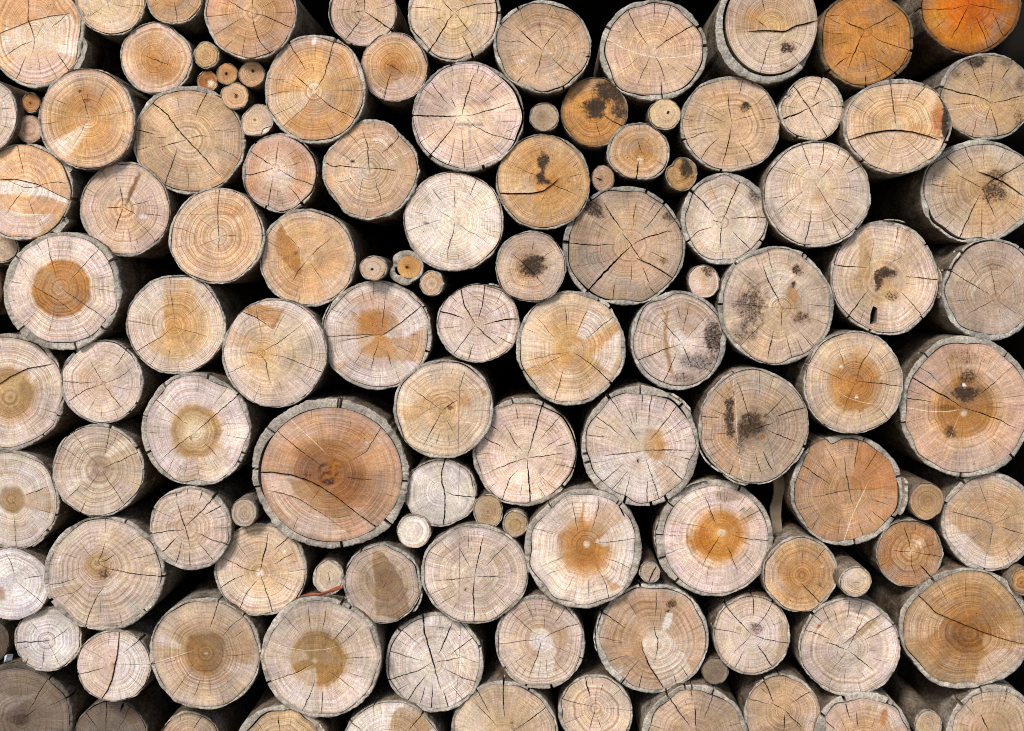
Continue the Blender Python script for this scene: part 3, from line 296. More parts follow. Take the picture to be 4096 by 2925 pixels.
L('C2', (1262,1060,2225,2000), (1800,1485), '0:cf9850 .15:c88a40 .4:bd7c34 .48:cfa074 .6:d6b8a4 1:d6bcae',
  'log with a fiery orange heart and thin bark strips peeling on its left',
  '7:1665,1180 1710,1300 1755,1415|4:1400,1390 1550,1420 1705,1455|6:1800,1490 1700,1640 1630,1780|6:1840,1580 1900,1720 1930,1800|5:2150,1295 2040,1340 1930,1400|5:1870,1500 2000,1540 2190,1550|1960,1620 2080,1770|1330,1660 1500,1600|1340,1500 1540,1510|2000,1270 1930,1330|1850,1150 1830,1260|1790,1120 1790,1250|1700,1720 1670,1900',
  '1835,1510 1860,1460 1930,1395 2060,1330 2040,1390 1900,1480 1840,1540 b98a52 .6', '1640,1560,130,120,b06a20,.75|1780,1380,140,80,c48338,.6|1820,1640,130,90,c0802f,.65|1800,1480,40,34,d8c8b4,.8|1860,1180,140,60,8a7058,.5|2020,1330,90,60,8a7058,.45|1920,1500,110,120,bd7c34,.45', w=(1325,1108,2180,1970), bt=50, gp=((185,230,7),), fl=((172,200,8,8,60),(226,262,8,9,60)), n='1385,1255 1320,1500 1300,1690 2185,1660 1950,1130 1420,1880', nc=46)
L('D1', (1387,-62,2262,757), (1825,365), '0:e0c8a8 .3:dcc0a4 .7:dabca4 1:d8c2b0',
  'cream pink log with a four armed crack and a pencil line left of its pith',
  '8:1900,10 1870,150 1840,290 1825,365|8:1825,365 1812,480 1820,730|6:1825,365 1950,368 2090,375|5:1825,365 1700,388 1460,408|5:1700,130 1780,280 1800,310|1450,160 1600,225|1540,60 1650,190|5:2100,90 2000,190 1915,285|5:1770,0 1775,140|1950,460 2090,610|1700,500 1530,600|1630,440 1460,520|1680,575 1640,660|1750,600 1740,720|1960,600 2010,690|1880,640 1920,700|L5:1440,255 1600,285 1700,300 1780,370|M7:1705,20 1700,330 1695,650',
  '2000,420 2230,430 2220,520 2050,460 e6d8c4 .5|1960,230 2060,200 2020,290 d3a878 .4', '1748,475,10,8,3a2412,.8', bt=24, nc=40)
L('D1', (757,100,1395,762), (1110,385), '0:96704a .3:a2805c .6:b59672 .8:bfa48e 1:c4ae9c',
  'dull brown log with a dark tilted oval band through its centre',
  '1120,385 1070,490|S4:1090,180 1170,310 1240,400 1275,490', '990,160 1080,160 1160,262 1240,402 1275,492 1295,640 1200,725 1020,690 1015,450 1000,300 8f6840 .65|910,190 985,165 1005,330 1020,450 960,350 920,250 bfa696 .5|1275,500 1310,520 1300,660 1285,600 c09a78 .5', '1110,380,110,100,84603a,.4|850,560,120,100,b09a88,.4', bt=20, rs=1.3, a={315:-14}, n='760,375 900,150', y=-4, bk='b8ac9a', fl=((10,42,8,14,60),))
L('D1', (510,230,762,522), (645,380), '0:dcc09c 1:d8bf9e', 'furry barked thin branch above the rust red leaf strip', '5:635,330 650,435', '', '', bt=18, y=6, rough=1)
L('D1', (-295,-62,467,685), (78,335), '0:e6d4ba .08:c89658 .25:d8b488 .6:d9b590 1:d8bb9c',
  'ringed cream log with a rust circle round its pith and a thick crack straight up',
  '9:150,10 120,170 78,335|7:78,335 130,480 185,635|6:78,335 -30,310 -240,215|6:320,40 190,160|5:365,170 280,220 190,270|L4:78,350 200,352 430,322|300,335 450,308|5:215,405 370,490|6:65,390 -30,500 -75,610|-130,70 -5,240|6:-250,465 -130,390 -35,350|390,240 320,250', '', '350,220,60,60,c08a50,.4|78,340,50,50,e8dcc8,.7|280,165,12,16,f0ece4,.8', bt=22, rs=1.25, rough=.5, nc=18)
L('D1', (85,530,1070,1520), (522,1052), '0:b4844a .35:b98740 .46:b57f38 .5:cdaa84 .6:d4b79e 1:d4bca8',
  'large log with a mustard heart, below the rust red leaf strip',
  '6:522,1075 350,1160 140,1235|5:475,600 480,700 488,800|5:622,615 605,720 580,850|6:840,690 760,790 670,890|5:915,755 830,840 720,930|280,690 410,840|6:525,1200 490,1330 430,1450|6:580,1260 590,1370 580,1480|5:640,1140 780,1230 890,1330|5:790,1145 965,1210|5:770,1030 1000,1025|L4:115,880 260,940 450,970 620,960 720,930|L4:510,1085 400,1150 160,1230',
  '535,1098 545,1262 480,1440 330,1400 200,1240 380,1160 dac9be .55|542,1080 780,1080 740,1180 690,1232 560,1262 a9722e .5|115,885 260,943 450,973 480,1040 300,1100 110,1080 d8c4b0 .4', '522,1052,22,20,d4c8b4,.8|560,1030,230,220,b47f3a,.35|560,700,260,60,bd9468,.45|885,1120,14,12,f4f0ea,.8', bt=40, n='155,1228 730,620 810,630', nc=16)
L('D1', (1100,665,1900,1465), (1487,1065), '0:dccab6 .4:dbc8b6 .8:dac4b4 1:d8c6b8',
  'pale log with many bold black radial cracks and grey pencil scribbles near its top',
  '11:1400,690 1415,820 1450,940 1487,1065 1520,1180 1550,1285|7:1487,1065 1600,1050 1740,1022|8:1487,1065 1350,1140 1120,1210|10:1645,740 1600,850 1535,995|7:1805,870 1700,950 1625,1005|6:1115,970 1250,1015 1410,1055|7:1580,1115 1700,1175 1865,1232|7:1430,1160 1350,1270 1265,1390|7:1480,1235 1478,1460|8:1575,1290 1615,1440|5:1640,1255 1740,1370|5:1215,800 1370,920|1145,855 1300,945|5:1425,1260 1380,1400|5:1185,1300 1290,1235|M5:1590,990 1700,1005 1820,1060 1890,1070|M5:1712,770 1690,1180 1670,1400|M5:1340,770 1500,780 1680,800|M4:1550,820 1640,800 1700,810|M3:1600,870 1720,1070 1810,1190',
  '', '1600,790,90,18,867a78,.5|1450,850,50,60,c9a070,.4|1615,1330,10,8,c08040,.8', bt=30, n='1400,690 1645,735 1215,810 1840,945 1120,1210', nc=26)
L('C0', (-405,-136,525,822), (85,385), '0:c09a60 .3:b08046 .4:b8884e .46:d0a880 .6:d9bea4 1:d9c2ae',
  'left edge log with a greenish tan heart crossed by a dark saw line',
  'S6:-40,300 0,275 100,210 220,150 420,115|290,460 470,525|170,480 270,600|L3:240,270 330,180 415,118|400,560 470,600',
  '-20,305 100,215 200,180 150,320 60,350 -20,370 c8a064 .7|110,30 200,0 250,30 150,180 120,150 e3d2c4 .5|240,180 415,118 300,200 245,290 e3d0bc .6|-20,150 100,140 180,170 100,208 -20,270 a87a40 .6', '100,470,130,80,b08850,.4', bt=30, n='500,180 350,690 460,530', rs=1.1)
L('C0', (497,-80,1160,602), (842,275), '0:c9a078 .3:d2ae8a .7:d6b79e 1:d8c2b0',
  'round log with a cross of fine cracks below the pink dark hearted log',
  '6:510,250 650,268 760,265|6:842,275 780,295 670,340 560,420|5:730,85 790,190 842,275|6:842,275 930,400 1015,500|5:842,275 970,220 1080,140|5:1010,10 960,100 925,140|905,285 1060,330|785,385 720,500|830,480 825,560|L4:620,30 780,80 900,130', '650,150 700,130 740,180 700,300 640,260 cba072 .35|900,320 1010,310 1050,380 960,400 d8ccc4 .5', '', bt=22, n='1010,5 610,20 1050,500 1100,430 505,250', rs=1.1)
L('C0', (1150,185,2035,1108), (1585,670), '0:dcc8a8 .22:d4b284 .4:c09050 .47:bd8c50 .52:d3b090 .62:d9c0ae 1:d9c2b4',
  'pink log with a brown ring around its pale centre and one straight crack',
  '7:1950,350 1780,500 1585,670|6:1585,670 1450,770 1310,885|6:1250,375 1400,510 1530,610|5:1650,750 1720,820 1775,890|1265,540 1400,590|1730,680 1980,720|1775,605 1980,595|1840,310 1740,440|1360,990 1420,860|1600,930 1615,1050|1520,900 1495,1030',
  '1730,640 1820,650 1700,830 1640,880 1690,760 b98648 .6|1585,700 1640,880 1500,1030 1700,1060 1900,900 1740,720 cfaa80 .4|1660,340 1740,260 1800,330 1720,440 dfd0c6 .5', '1552,722,10,22,b4601c,.9|1480,780,90,70,bd8c4e,.4', bt=36, gp=((170,250,4),), n='1345,285 1690,215 1940,355 1215,825 1985,850 1915,900 1190,535', nc=40)
L('C0', (425,603,1168,1355), (820,965), '0:d2ae88 .15:c49a70 .3:d6b894 .7:d8bc9c 1:d6bca2',
  'log with ripple like rings and a broad brown knotted flank on the right',
  '600,680 700,830 820,965|5:895,620 870,740 845,860|5:820,965 1000,890 1120,830|820,965 770,1050 700,1145|5:820,965 900,1090 1030,1280|5:655,1105 550,1205|480,770 600,850 700,925|6:705,1215 665,1310|430,920 540,925',
  '850,860 900,780 1010,690 1085,760 930,850 900,880 e6d4c0 .6|440,850 535,815 545,1060 500,1080 450,1000 c8a078 .4|540,1060 760,960 660,1100 560,1200 e0ceb8 .4', '', bt=20, rs=1.5, nr=20, n='890,615 1120,790 660,1310')
L('C0', (-290,810,483,1622), (92,1212), '0:b99468 .1:a37c50 .25:ad8a5e .32:d6c2ae .7:d9c6b6 1:d6c4b2',
  'left edge log with a small dark ringed heart and a tan patch to its right',
  '6:185,1185 290,1150 395,1105|5:110,1330 120,1600|285,1290 440,1340|92,1212 130,1270|L3:270,880 120,1050|L3:20,1300 160,1350 300,1380',
  '200,1172 400,1107 445,1330 250,1300 180,1260 bb9268 .5|-20,860 70,870 60,1000 -20,1050 cdaa92 .5', '150,1450,180,80,c4a488,.4', bt=24, n='440,1005 445,1340 400,1490', fl=((48,66,2,12,40),), rs=1.1)
L('D0', (365,-120,1330,812), (788,255), '0:cba878 .2:c49a66 .32:d2b292 .7:d4b699 1:d4bba4',
  'large sandy log, pith well above centre with a dark crescent just below it',
  '788,255 700,150 640,60|6:788,255 830,180 855,90|7:788,255 860,300 1000,330 1100,355 1310,375|6:788,255 850,240 940,185|6:860,430 790,530 730,650 700,760|5:640,370 540,410 400,435|740,375 620,490 440,538|1165,650 1200,690|1040,240 1250,185|510,170 650,215|960,650 980,750|550,560 640,480|L4:730,400 580,430 400,460|860,-110 855,20',
  '400,445 440,525 640,490 720,432 560,440 bb906a .5|930,362 850,432 780,530 900,520 960,460 e0cdb8 .5|985,0 1000,200 1100,330 1010,330 990,220 d9bc9a .4|900,-40 985,0 990,100 900,110 c9a074 .35', '845,350,75,50,98642c,.65|790,300,110,100,b98a50,.35|490,220,20,20,ece4da,.6', bt=30, n='1310,375 1180,660 705,765 400,435 450,540 1010,-60 590,-40', rs=1.15, nc=30)
L('C0', (1215,1102,1880,1794), (1508,1450), '0:d6b290 .3:d4b292 .7:d4b69e 1:d2b8a4',
  'tan pink log with two thick cracks meeting at its pith, beside thin grey branch',
  '8:1430,1225 1470,1340 1508,1450 1530,1550 1548,1620|8:1508,1430 1640,1310 1740,1190|7:1225,1490 1350,1475 1500,1458|7:1815,1255 1740,1295 1650,1340|8:1605,1485 1690,1530 1820,1575|6:1425,1140 1440,1210|6:1645,1140 1615,1230|1525,1120 1525,1180|1260,1295 1430,1375|1855,1440 1745,1450|8:1450,1510 1350,1610 1295,1655|1840,1350 1720,1370|6:1480,1552 1450,1682 1415,1747|5:1610,1560 1720,1700|6:1535,1630 1545,1770|1540,1240 1530,1320|1590,1240 1560,1350',
  '1235,1440 1400,1400 1470,1380 1450,1430 1250,1480 c4986c .5', '1340,1260,80,50,c8a078,.4', bt=30, n='1255,1295 1820,1575 1225,1490 1740,1185', nc=22)
L('C0', (1875,1205,2085,1440), (1985,1335), '0:a88c6c 1:b8a086', 'thin grey branch with fine rings left of the biggest log', '', '', '', bt=6, y=-10, rs=1.3)
L('D0', (-230,130,418,722), (118,400), '0:ddd0ca .5:dfd5d0 1:d8ccc6',
  'cool white log at the left edge with three hairline cracks',
  '5:45,170 90,260 118,370|5:190,385 280,372 365,358|5:118,400 250,500 375,605', '-10,430 45,480 42,560 -10,570 a48468 .65', '', bt=8, n='375,605 15,690', nc=6, a={315:-20})
L('D0', (122,612,660,1140), (372,890), '0:ddd0c8 .5:ded4ce 1:d6cac0',
  'small whitish log below the cool white one, cracked across from pith to left rim',
  '8:135,900 250,900 372,890 415,885|5:415,885 490,835 560,785|385,895 430,980 490,1090|6:365,930 345,1100|250,740 320,820|6:235,1020 220,1060', '', '', bt=18, n='225,1055 195,735', nc=6, gp=((110,160,4),))
L('D0', (622,800,1228,1390), (932,1085), '0:b98a66 .12:c4a08a .4:c9aa94 1:ccb29e',
  'small log split down the middle, brown left half and whitish right half',
  'S7:970,830 965,950 935,1090 920,1180 880,1280 830,1355|5:1155,860 1080,930 1000,990|932,1080 1100,1080 1225,1083|6:640,1160 750,1135 860,1105|885,820 890,950|670,940 770,990 880,1050|1040,1170 1170,1280',
  '972,830 967,950 937,1090 922,1180 832,1360 1000,1385 1190,1250 1212,1000 1100,850 dfd2ca .7|890,880 960,880 950,940 895,940 dccfc4 .5', '800,890,110,40,c0a08a,.4|935,1085,14,14,8a5a3a,.8', bt=14, n='1150,865 1030,1375 1165,1275 640,1160', rs=1.25, nc=14)
L('D0', (1218,540,2115,1455), (1672,990), '0:a67436 .2:a8763c .38:a06c30 .42:bd915e .55:c9a27a 1:ceb296',
  'sandy log with a dark caramel bullseye heart, left of the mustard heart log',
  '6:1770,585 1740,680 1705,790|5:1975,690 1880,770 1790,865|1240,1075 1400,1030 1580,975|1555,1130 1480,1220 1405,1330|5:1630,1180 1600,1280 1565,1360|5:1705,1175 1705,1330|1785,1020 2050,998|1880,880 1990,800|L4:1250,1068 1400,1023 1575,968',
  '1280,780 1480,920 1460,960 1260,900 dac8ba .55|1260,905 1460,965 1480,1000 1250,1060 b88e60 .4|1960,740 2060,900 2060,1080 1800,1060 1830,900 b98850 .45|1850,1090 2080,1080 2080,1180 1850,1150 d6c4b4 .4|1540,1240 1580,1230 1560,1350 1500,1350 dccec2 .5', '1672,990,10,10,c8b8a0,.8', bt=26, n='1770,580 1960,700 1240,1075', rs=1.2, nc=20)
L('D0', (-320,1078,598,2020), (190,1520), '0:4a3828 .1:5e4a38 .25:6e5a48 .6:7d6a58 1:7a6858',
  'dark grey brown log in the bottom corner, darkest at its pith',
  '5:400,1190 320,1300 270,1400 225,1470|6:300,1440 190,1520|540,1355 430,1400 360,1430', '-20,1310 150,1345 300,1320 180,1400 50,1480 -20,1500 9c8c7c .5|440,1290 490,1280 480,1340 450,1340 8a6444 .5', '150,1530,110,60,3e2c1e,.6', bt=36, y=30, bk='6c6050', n='415,1180 550,1350')
L('D0', (600,1372,1200,2000), (870,1700), '0:7a6654 1:84705f',
  'dark taupe log at the bottom edge with a deep V notch in its top right',
  '6:680,1460 790,1590|6:860,1400 860,1620|1050,1430 1000,1540 950,1620|16:1000,1380 985,1430 972,1475', '', '', bt=14, y=36, bk='8a7c6a')
L('D0', (1270,1470,1800,2060), (1530,1765), '0:b28a62 1:c0a080',
  'small tan log at the bottom edge under the caramel bullseye log',
  '5:1640,1500 1560,1620|1460,1500 1470,1560', '', '', bt=14, y=20, rs=1.3)
L('D1', (-135,1420,645,2180), (235,1800), '0:bd9560 1:c6a476',
  'tan bottom edge log with a dark gap under its thick upper left bark',
  '8:225,1490 235,1620|330,1520 320,1600|60,1560 110,1624', '', '468,1510,26,20,5a3a20,.9', bt=52, gp=((200,275,14),), y=-6, fl=((318,340,4,12,50),))
L('D1', (735,1375,1560,2180), (1110,1780), '0:d8c4ac 1:dccdbc',
  'bottom edge log, chalky left of a tan wedge',
  '8:1400,1480 1340,1560 1290,1620|7:790,1530 850,1570 900,1610|1000,1400 1010,1560|1060,1420 1070,1500', '1200,1430 1290,1420 1400,1480 1490,1620 1120,1680 1150,1500 b58e5e .8|930,1520 1130,1500 1110,1640 900,1640 e4d8ca .5', '', bt=26, n='1400,1480 790,1520 1010,1380', y=4)
L('D2', (-400,1215,472,2090), (30,1700), '0:c49e72 .5:cba880 1:ccae8c',
  'wide bottom edge log with one thick crack straight down from its top rim',
  '8:30,1180 25,1300 35,1515|8:380,1410 270,1510 100,1620|6:-180,1310 -80,1490|5:-230,1380 -80,1520 -10,1600', '-360,1400 -230,1380 -80,1540 -100,1640 -340,1640 d8c2a6 .5', '100,1550,14,10,3a2412,.9', bt=30, n='30,1240 230,1290 -180,1310', y=10)
L('D2', (475,1165,1078,1775), (775,1435), '0:d9bc9c .1:cfae8c .5:d0b090 1:d2b698',
  'bottom edge log with target like fine rings and a crack falling from its top left',
  '9:685,1170 710,1270 735,1360|5:780,1290 778,1430|7:775,1435 750,1530 725,1620|5:515,1370 640,1400 775,1430|5:790,1520 830,1620|980,1280 900,1350|1045,1450 830,1435|535,1560 700,1490|840,1240 810,1320', '', '', bt=24, rs=1.6, nr=20, nc=14)
L('D2', (1145,1240,2012,2110), (1585,1650), '0:bd9670 .5:c4a07c 1:c6a888',
  'greyish tan bottom edge log with three cracks running down from its thick bark',
  '8:1375,1350 1460,1470 1545,1590|8:1580,1380 1585,1500 1590,1624|6:1735,1300 1700,1410 1655,1520|6:1550,1290 1560,1390|1495,1350 1520,1425|1200,1560 1330,1600', '', '1450,1590,60,40,b08452,.5', bt=44, gp=((190,250,9),), n='1375,1350 1500,1260 1555,1255 1735,1290', y=0)
L('D3', (-40,1160,580,1830), (290,1450), '0:cba886 .15:b8946e .5:bd9a76 1:bfa286',
  'brown bottom edge log with spiral rings and a fan of thick cracks',
  '8:110,1190 160,1290 205,1400|6:180,1395 290,1450|7:520,1290 430,1340 335,1400|5:0,1365 170,1410|8:290,1450 360,1530 430,1590|8:295,1470 280,1624|380,1250 350,1330', '440,1480 540,1460 520,1600 440,1620 cfbfae .5', '180,1260,120,60,8f7456,.4', bt=24, rs=1.3, n='110,1180 245,1180', y=4)
L('D3', (525,1310,1335,2130), (930,1760), '0:c09468 .5:c99f78 1:ccb096',
  'bottom edge log with a double split bark edge and an orange streak at right',
  '7:790,1420 825,1530|7:880,1460 885,1600|7:620,1545 720,1624|1030,1510 1000,1600|740,1510 790,1620', '1080,1450 1130,1430 1110,1600 1060,1560 b46c30 .6|1025,1400 1125,1415 1290,1560 1150,1600 1120,1450 1060,1460 d6c2ae .6', '', bt=60, gp=((215,265,10),(290,330,8)), n='780,1370 1130,1390 600,1500', y=-10)
L('D3', (1345,1445,1567,1700), (1450,1560), '0:cbab80 1:c9ae8c', 'small tan thin branch at the bottom edge between two big logs, scruffy dark bark above', '', '', '', bt=14, y=0, rough=1, rs=1.3)
L('D3', (1590,1245,2370,2110), (1950,1640), '0:c49c70 .5:c9a47c 1:cdb294',
  'tan log in the lower right corner with short cracks under its top rim',
  '6:1780,1310 1810,1400|5:1880,1310 1885,1390|6:2085,1310 2060,1420|9:1870,1470 1910,1560 1950,1620|1750,1400 1830,1500|1980,1420 1975,1470', '', '', bt=40, n='1690,1370 2085,1300 1880,1300', rs=1.2, y=6)
L('D0', (-330,690,74,1085), (-120,890), '0:6a5640 1:5c4a38', 'olive brown barked log flank at the left edge beside the small whitish log', bt=8, y=40, bk='6a5a3e')
L('A1', (-65,1085,550,1726), (205,1362), '0:dcc0a8 .4:d8b294 .75:cc9c78 1:d4b09a',
  'smaller pinkish log with a five armed crack and bark gaping along its whole right side',
  '6:205,1362 220,1240 240,1140|6:205,1362 110,1300 0,1225|7:205,1362 90,1400 0,1422 -60,1410|6:215,1365 370,1455 510,1500|6:185,1430 165,1550 140,1690|5:300,1500 370,1570 420,1650|265,1355 340,1345 410,1315|390,1205 300,1270|150,1190 155,1230',
  '', '400,1300,90,60,c88a58,.5|-10,1500,50,90,c88a58,.4|250,1440,120,70,dccabc,.5', bt=24, gp=((-78,72,15),), n='410,1190 520,1405 120,1695 420,1655 40,1150')
L('D2', (-42,510,690,1292), (335,880), '0:dccebe .22:d9c8b6 .3:c8a078 .5:d0ae8c 1:d0b6a4',
  'pinkish log with a chalky pale disc around its pith inside a rusty ring',
  '6:335,880 430,820 540,775 640,740|5:335,880 180,895 0,925|8:335,880 310,1000 230,1205|5:95,665 200,760 285,835|205,570 260,690|280,565 295,680|345,550 335,620|5:440,575 400,680|5:525,620 440,755|360,680 362,800|415,985 480,1090 590,1200|415,920 600,1000|375,1040 385,1200|320,1100 310,1200|240,990 100,1090|220,1100 170,1190',
  '335,885 300,1000 240,1200 425,1230 460,960 440,900 dfd2c6 .5|440,800 470,900 460,1000 560,900 560,750 b88658 .45', '335,880,105,95,ded2c6,.7|390,1000,30,40,c99a62,.6', bt=26, n='35,690 650,1020 50,1110 215,1250 420,1270', rs=1.2)

# ------------------------------------------------------------------ small helpers
def srgb(h):
    return np.array([int(h[i:i+2], 16) / 255.0 for i in (0, 2, 4)])

def wsrgb(h):                      # face colours, pulled towards what small samples of the faces read
    c = srgb(h); g = c @ np.array([.3, .55, .15])
    k = float(np.interp(g, [0.42, 0.56, 0.66, 0.78], [0.94, 0.86, 0.84, 0.76]))
    return g + (c - g) * k

def barkc(h):
    c = srgb(h); g = c @ np.array([.3, .55, .15])
    return np.clip((g + (c - g) * 0.6) * (1.06 if g > .45 else 1.0), 0, 1)

def lin(c):
    c = np.clip(np.asarray(c, float), 0, 1)
    return np.where(c <= 0.04045, c / 12.92, ((c + 0.055) / 1.055) ** 2.4)

def _hash(ix, iy, s):
    n = np.sin(ix * 127.1 + iy * 311.7 + s * 74.7) * 43758.5453
    return n - np.floor(n)

def vnoise(x, y, s=0.0):
    ix, iy = np.floor(x), np.floor(y)
    fx, fy = x - ix, y - iy
    fx, fy = fx * fx * (3 - 2 * fx), fy * fy * (3 - 2 * fy)
    a, b = _hash(ix, iy, s), _hash(ix + 1, iy, s)
    c, d = _hash(ix, iy + 1, s), _hash(ix + 1, iy + 1, s)
    return (a + (b - a) * fx) * (1 - fy) + (c + (d - c) * fx) * fy

def fbm(x, y, s=0.0):
    return 0.55 * vnoise(x, y, s) + 0.3 * vnoise(x * 2.1, y * 2.1, s + 3) + 0.15 * vnoise(x * 4.3, y * 4.3, s + 7)

def sstep(a, b, x):
    t = np.clip((x - a) / (b - a), 0, 1)
    return t * t * (3 - 2 * t)

def in_poly(px, py, poly):
    inside = np.zeros(px.shape, bool)
    xs, ys = poly[:, 0], poly[:, 1]
    m = (px >= xs.min()) & (px <= xs.max()) & (py >= ys.min()) & (py <= ys.max())
    if not m.any():
        return inside
    qx, qy = px[m], py[m]
    r = np.zeros(qx.shape, bool)
    j = len(poly) - 1
    for i in range(len(poly)):
        yi, yj, xi, xj = ys[i], ys[j], xs[i], xs[j]
        if yi != yj:
            c = ((yi > qy) != (yj > qy)) & (qx < (xj - xi) * (qy - yi) / (yj - yi) + xi)
            r ^= c
        j = i
    inside[m] = r
    return inside

def pts(s):
    return np.array([[float(k) for k in q.split(',')] for q in s.split()])

def adiff(a, b):
    return (a - b + 180.0) % 360.0 - 180.0

# ------------------------------------------------------------------ materials
class NT:
    def __init__(self, name):
        self.m = bpy.data.materials.new(name); self.m.use_nodes = True
        self.t = self.m.node_tree; self.t.nodes.clear()
        self.out = self.t.nodes.new('ShaderNodeOutputMaterial')
        self.b = self.t.nodes.new('ShaderNodeBsdfPrincipled')
        self.t.links.new(self.b.outputs[0], self.out.inputs[0])
    def lk(self, a, b): self.t.links.new(a, b)
    def put(self, sock, v):
        if hasattr(v, 'is_linked') or hasattr(v, 'links'): self.lk(v, sock)
        else: sock.default_value = v
    def attr(self, name):
        n = self.t.nodes.new('ShaderNodeAttribute'); n.attribute_name = name; return n
    def math(self, op, a, b=0.0, c=0.0, clamp=False):
        n = self.t.nodes.new('ShaderNodeMath'); n.operation = op; n.use_clamp = clamp
        self.put(n.inputs[0], a); self.put(n.inputs[1], b); self.put(n.inputs[2], c)
        return n.outputs[0]
    def vmul(self, v, xyz):
        n = self.t.nodes.new('ShaderNodeVectorMath'); n.operation = 'MULTIPLY'
        self.put(n.inputs[0], v); n.inputs[1].default_value = xyz; return n.outputs[0]
    def noise(self, vec=None, scale=1.0, detail=2.0, rough=0.5, w=None, dist=0.0):
        n = self.t.nodes.new('ShaderNodeTexNoise')
        if w is not None:
            n.noise_dimensions = '1D'; self.put(n.inputs['W'], w)
        else:
            self.put(n.inputs['Vector'], vec)
        n.inputs['Scale'].default_value = scale; n.inputs['Detail'].default_value = detail
        n.inputs['Roughness'].default_value = rough; n.inputs['Distortion'].default_value = dist
        return n.outputs[0]
    def rng(self, v, a, b, c, d):
        n = self.t.nodes.new('ShaderNodeMapRange'); n.clamp = True
        self.put(n.inputs[0], v)
        for i, k in enumerate((a, b, c, d)): self.put(n.inputs[i + 1], k)
        return n.outputs[0]
    def mix(self, f, a, b, mode='MIX'):
        n = self.t.nodes.new('ShaderNodeMix'); n.data_type = 'RGBA'; n.blend_type = mode
        self.put(n.inputs[0], f)
        for k, v in ((6, a), (7, b)):
            if isinstance(v, (tuple, list)): n.inputs[k].default_value = tuple(v) + ((1.0,) if len(v) == 3 else ())
            else: self.lk(v, n.inputs[k])
        return n.outputs[2]
    def scale(self, col, f):
        n = self.t.nodes.new('ShaderNodeVectorMath'); n.operation = 'SCALE'
        self.lk(col, n.inputs[0]); self.put(n.inputs[3], f); return n.outputs[0]
    def bump(self, h, strength, dist):
        n = self.t.nodes.new('ShaderNodeBump'); n.inputs['Strength'].default_value = strength
        n.inputs['Distance'].default_value = dist; self.lk(h, n.inputs['Height']); self.lk(n.outputs[0], self.b.inputs['Normal'])
    def xyz(self, v):
        n = self.t.nodes.new('ShaderNodeSeparateXYZ'); self.lk(v, n.inputs[0]); return n.outputs

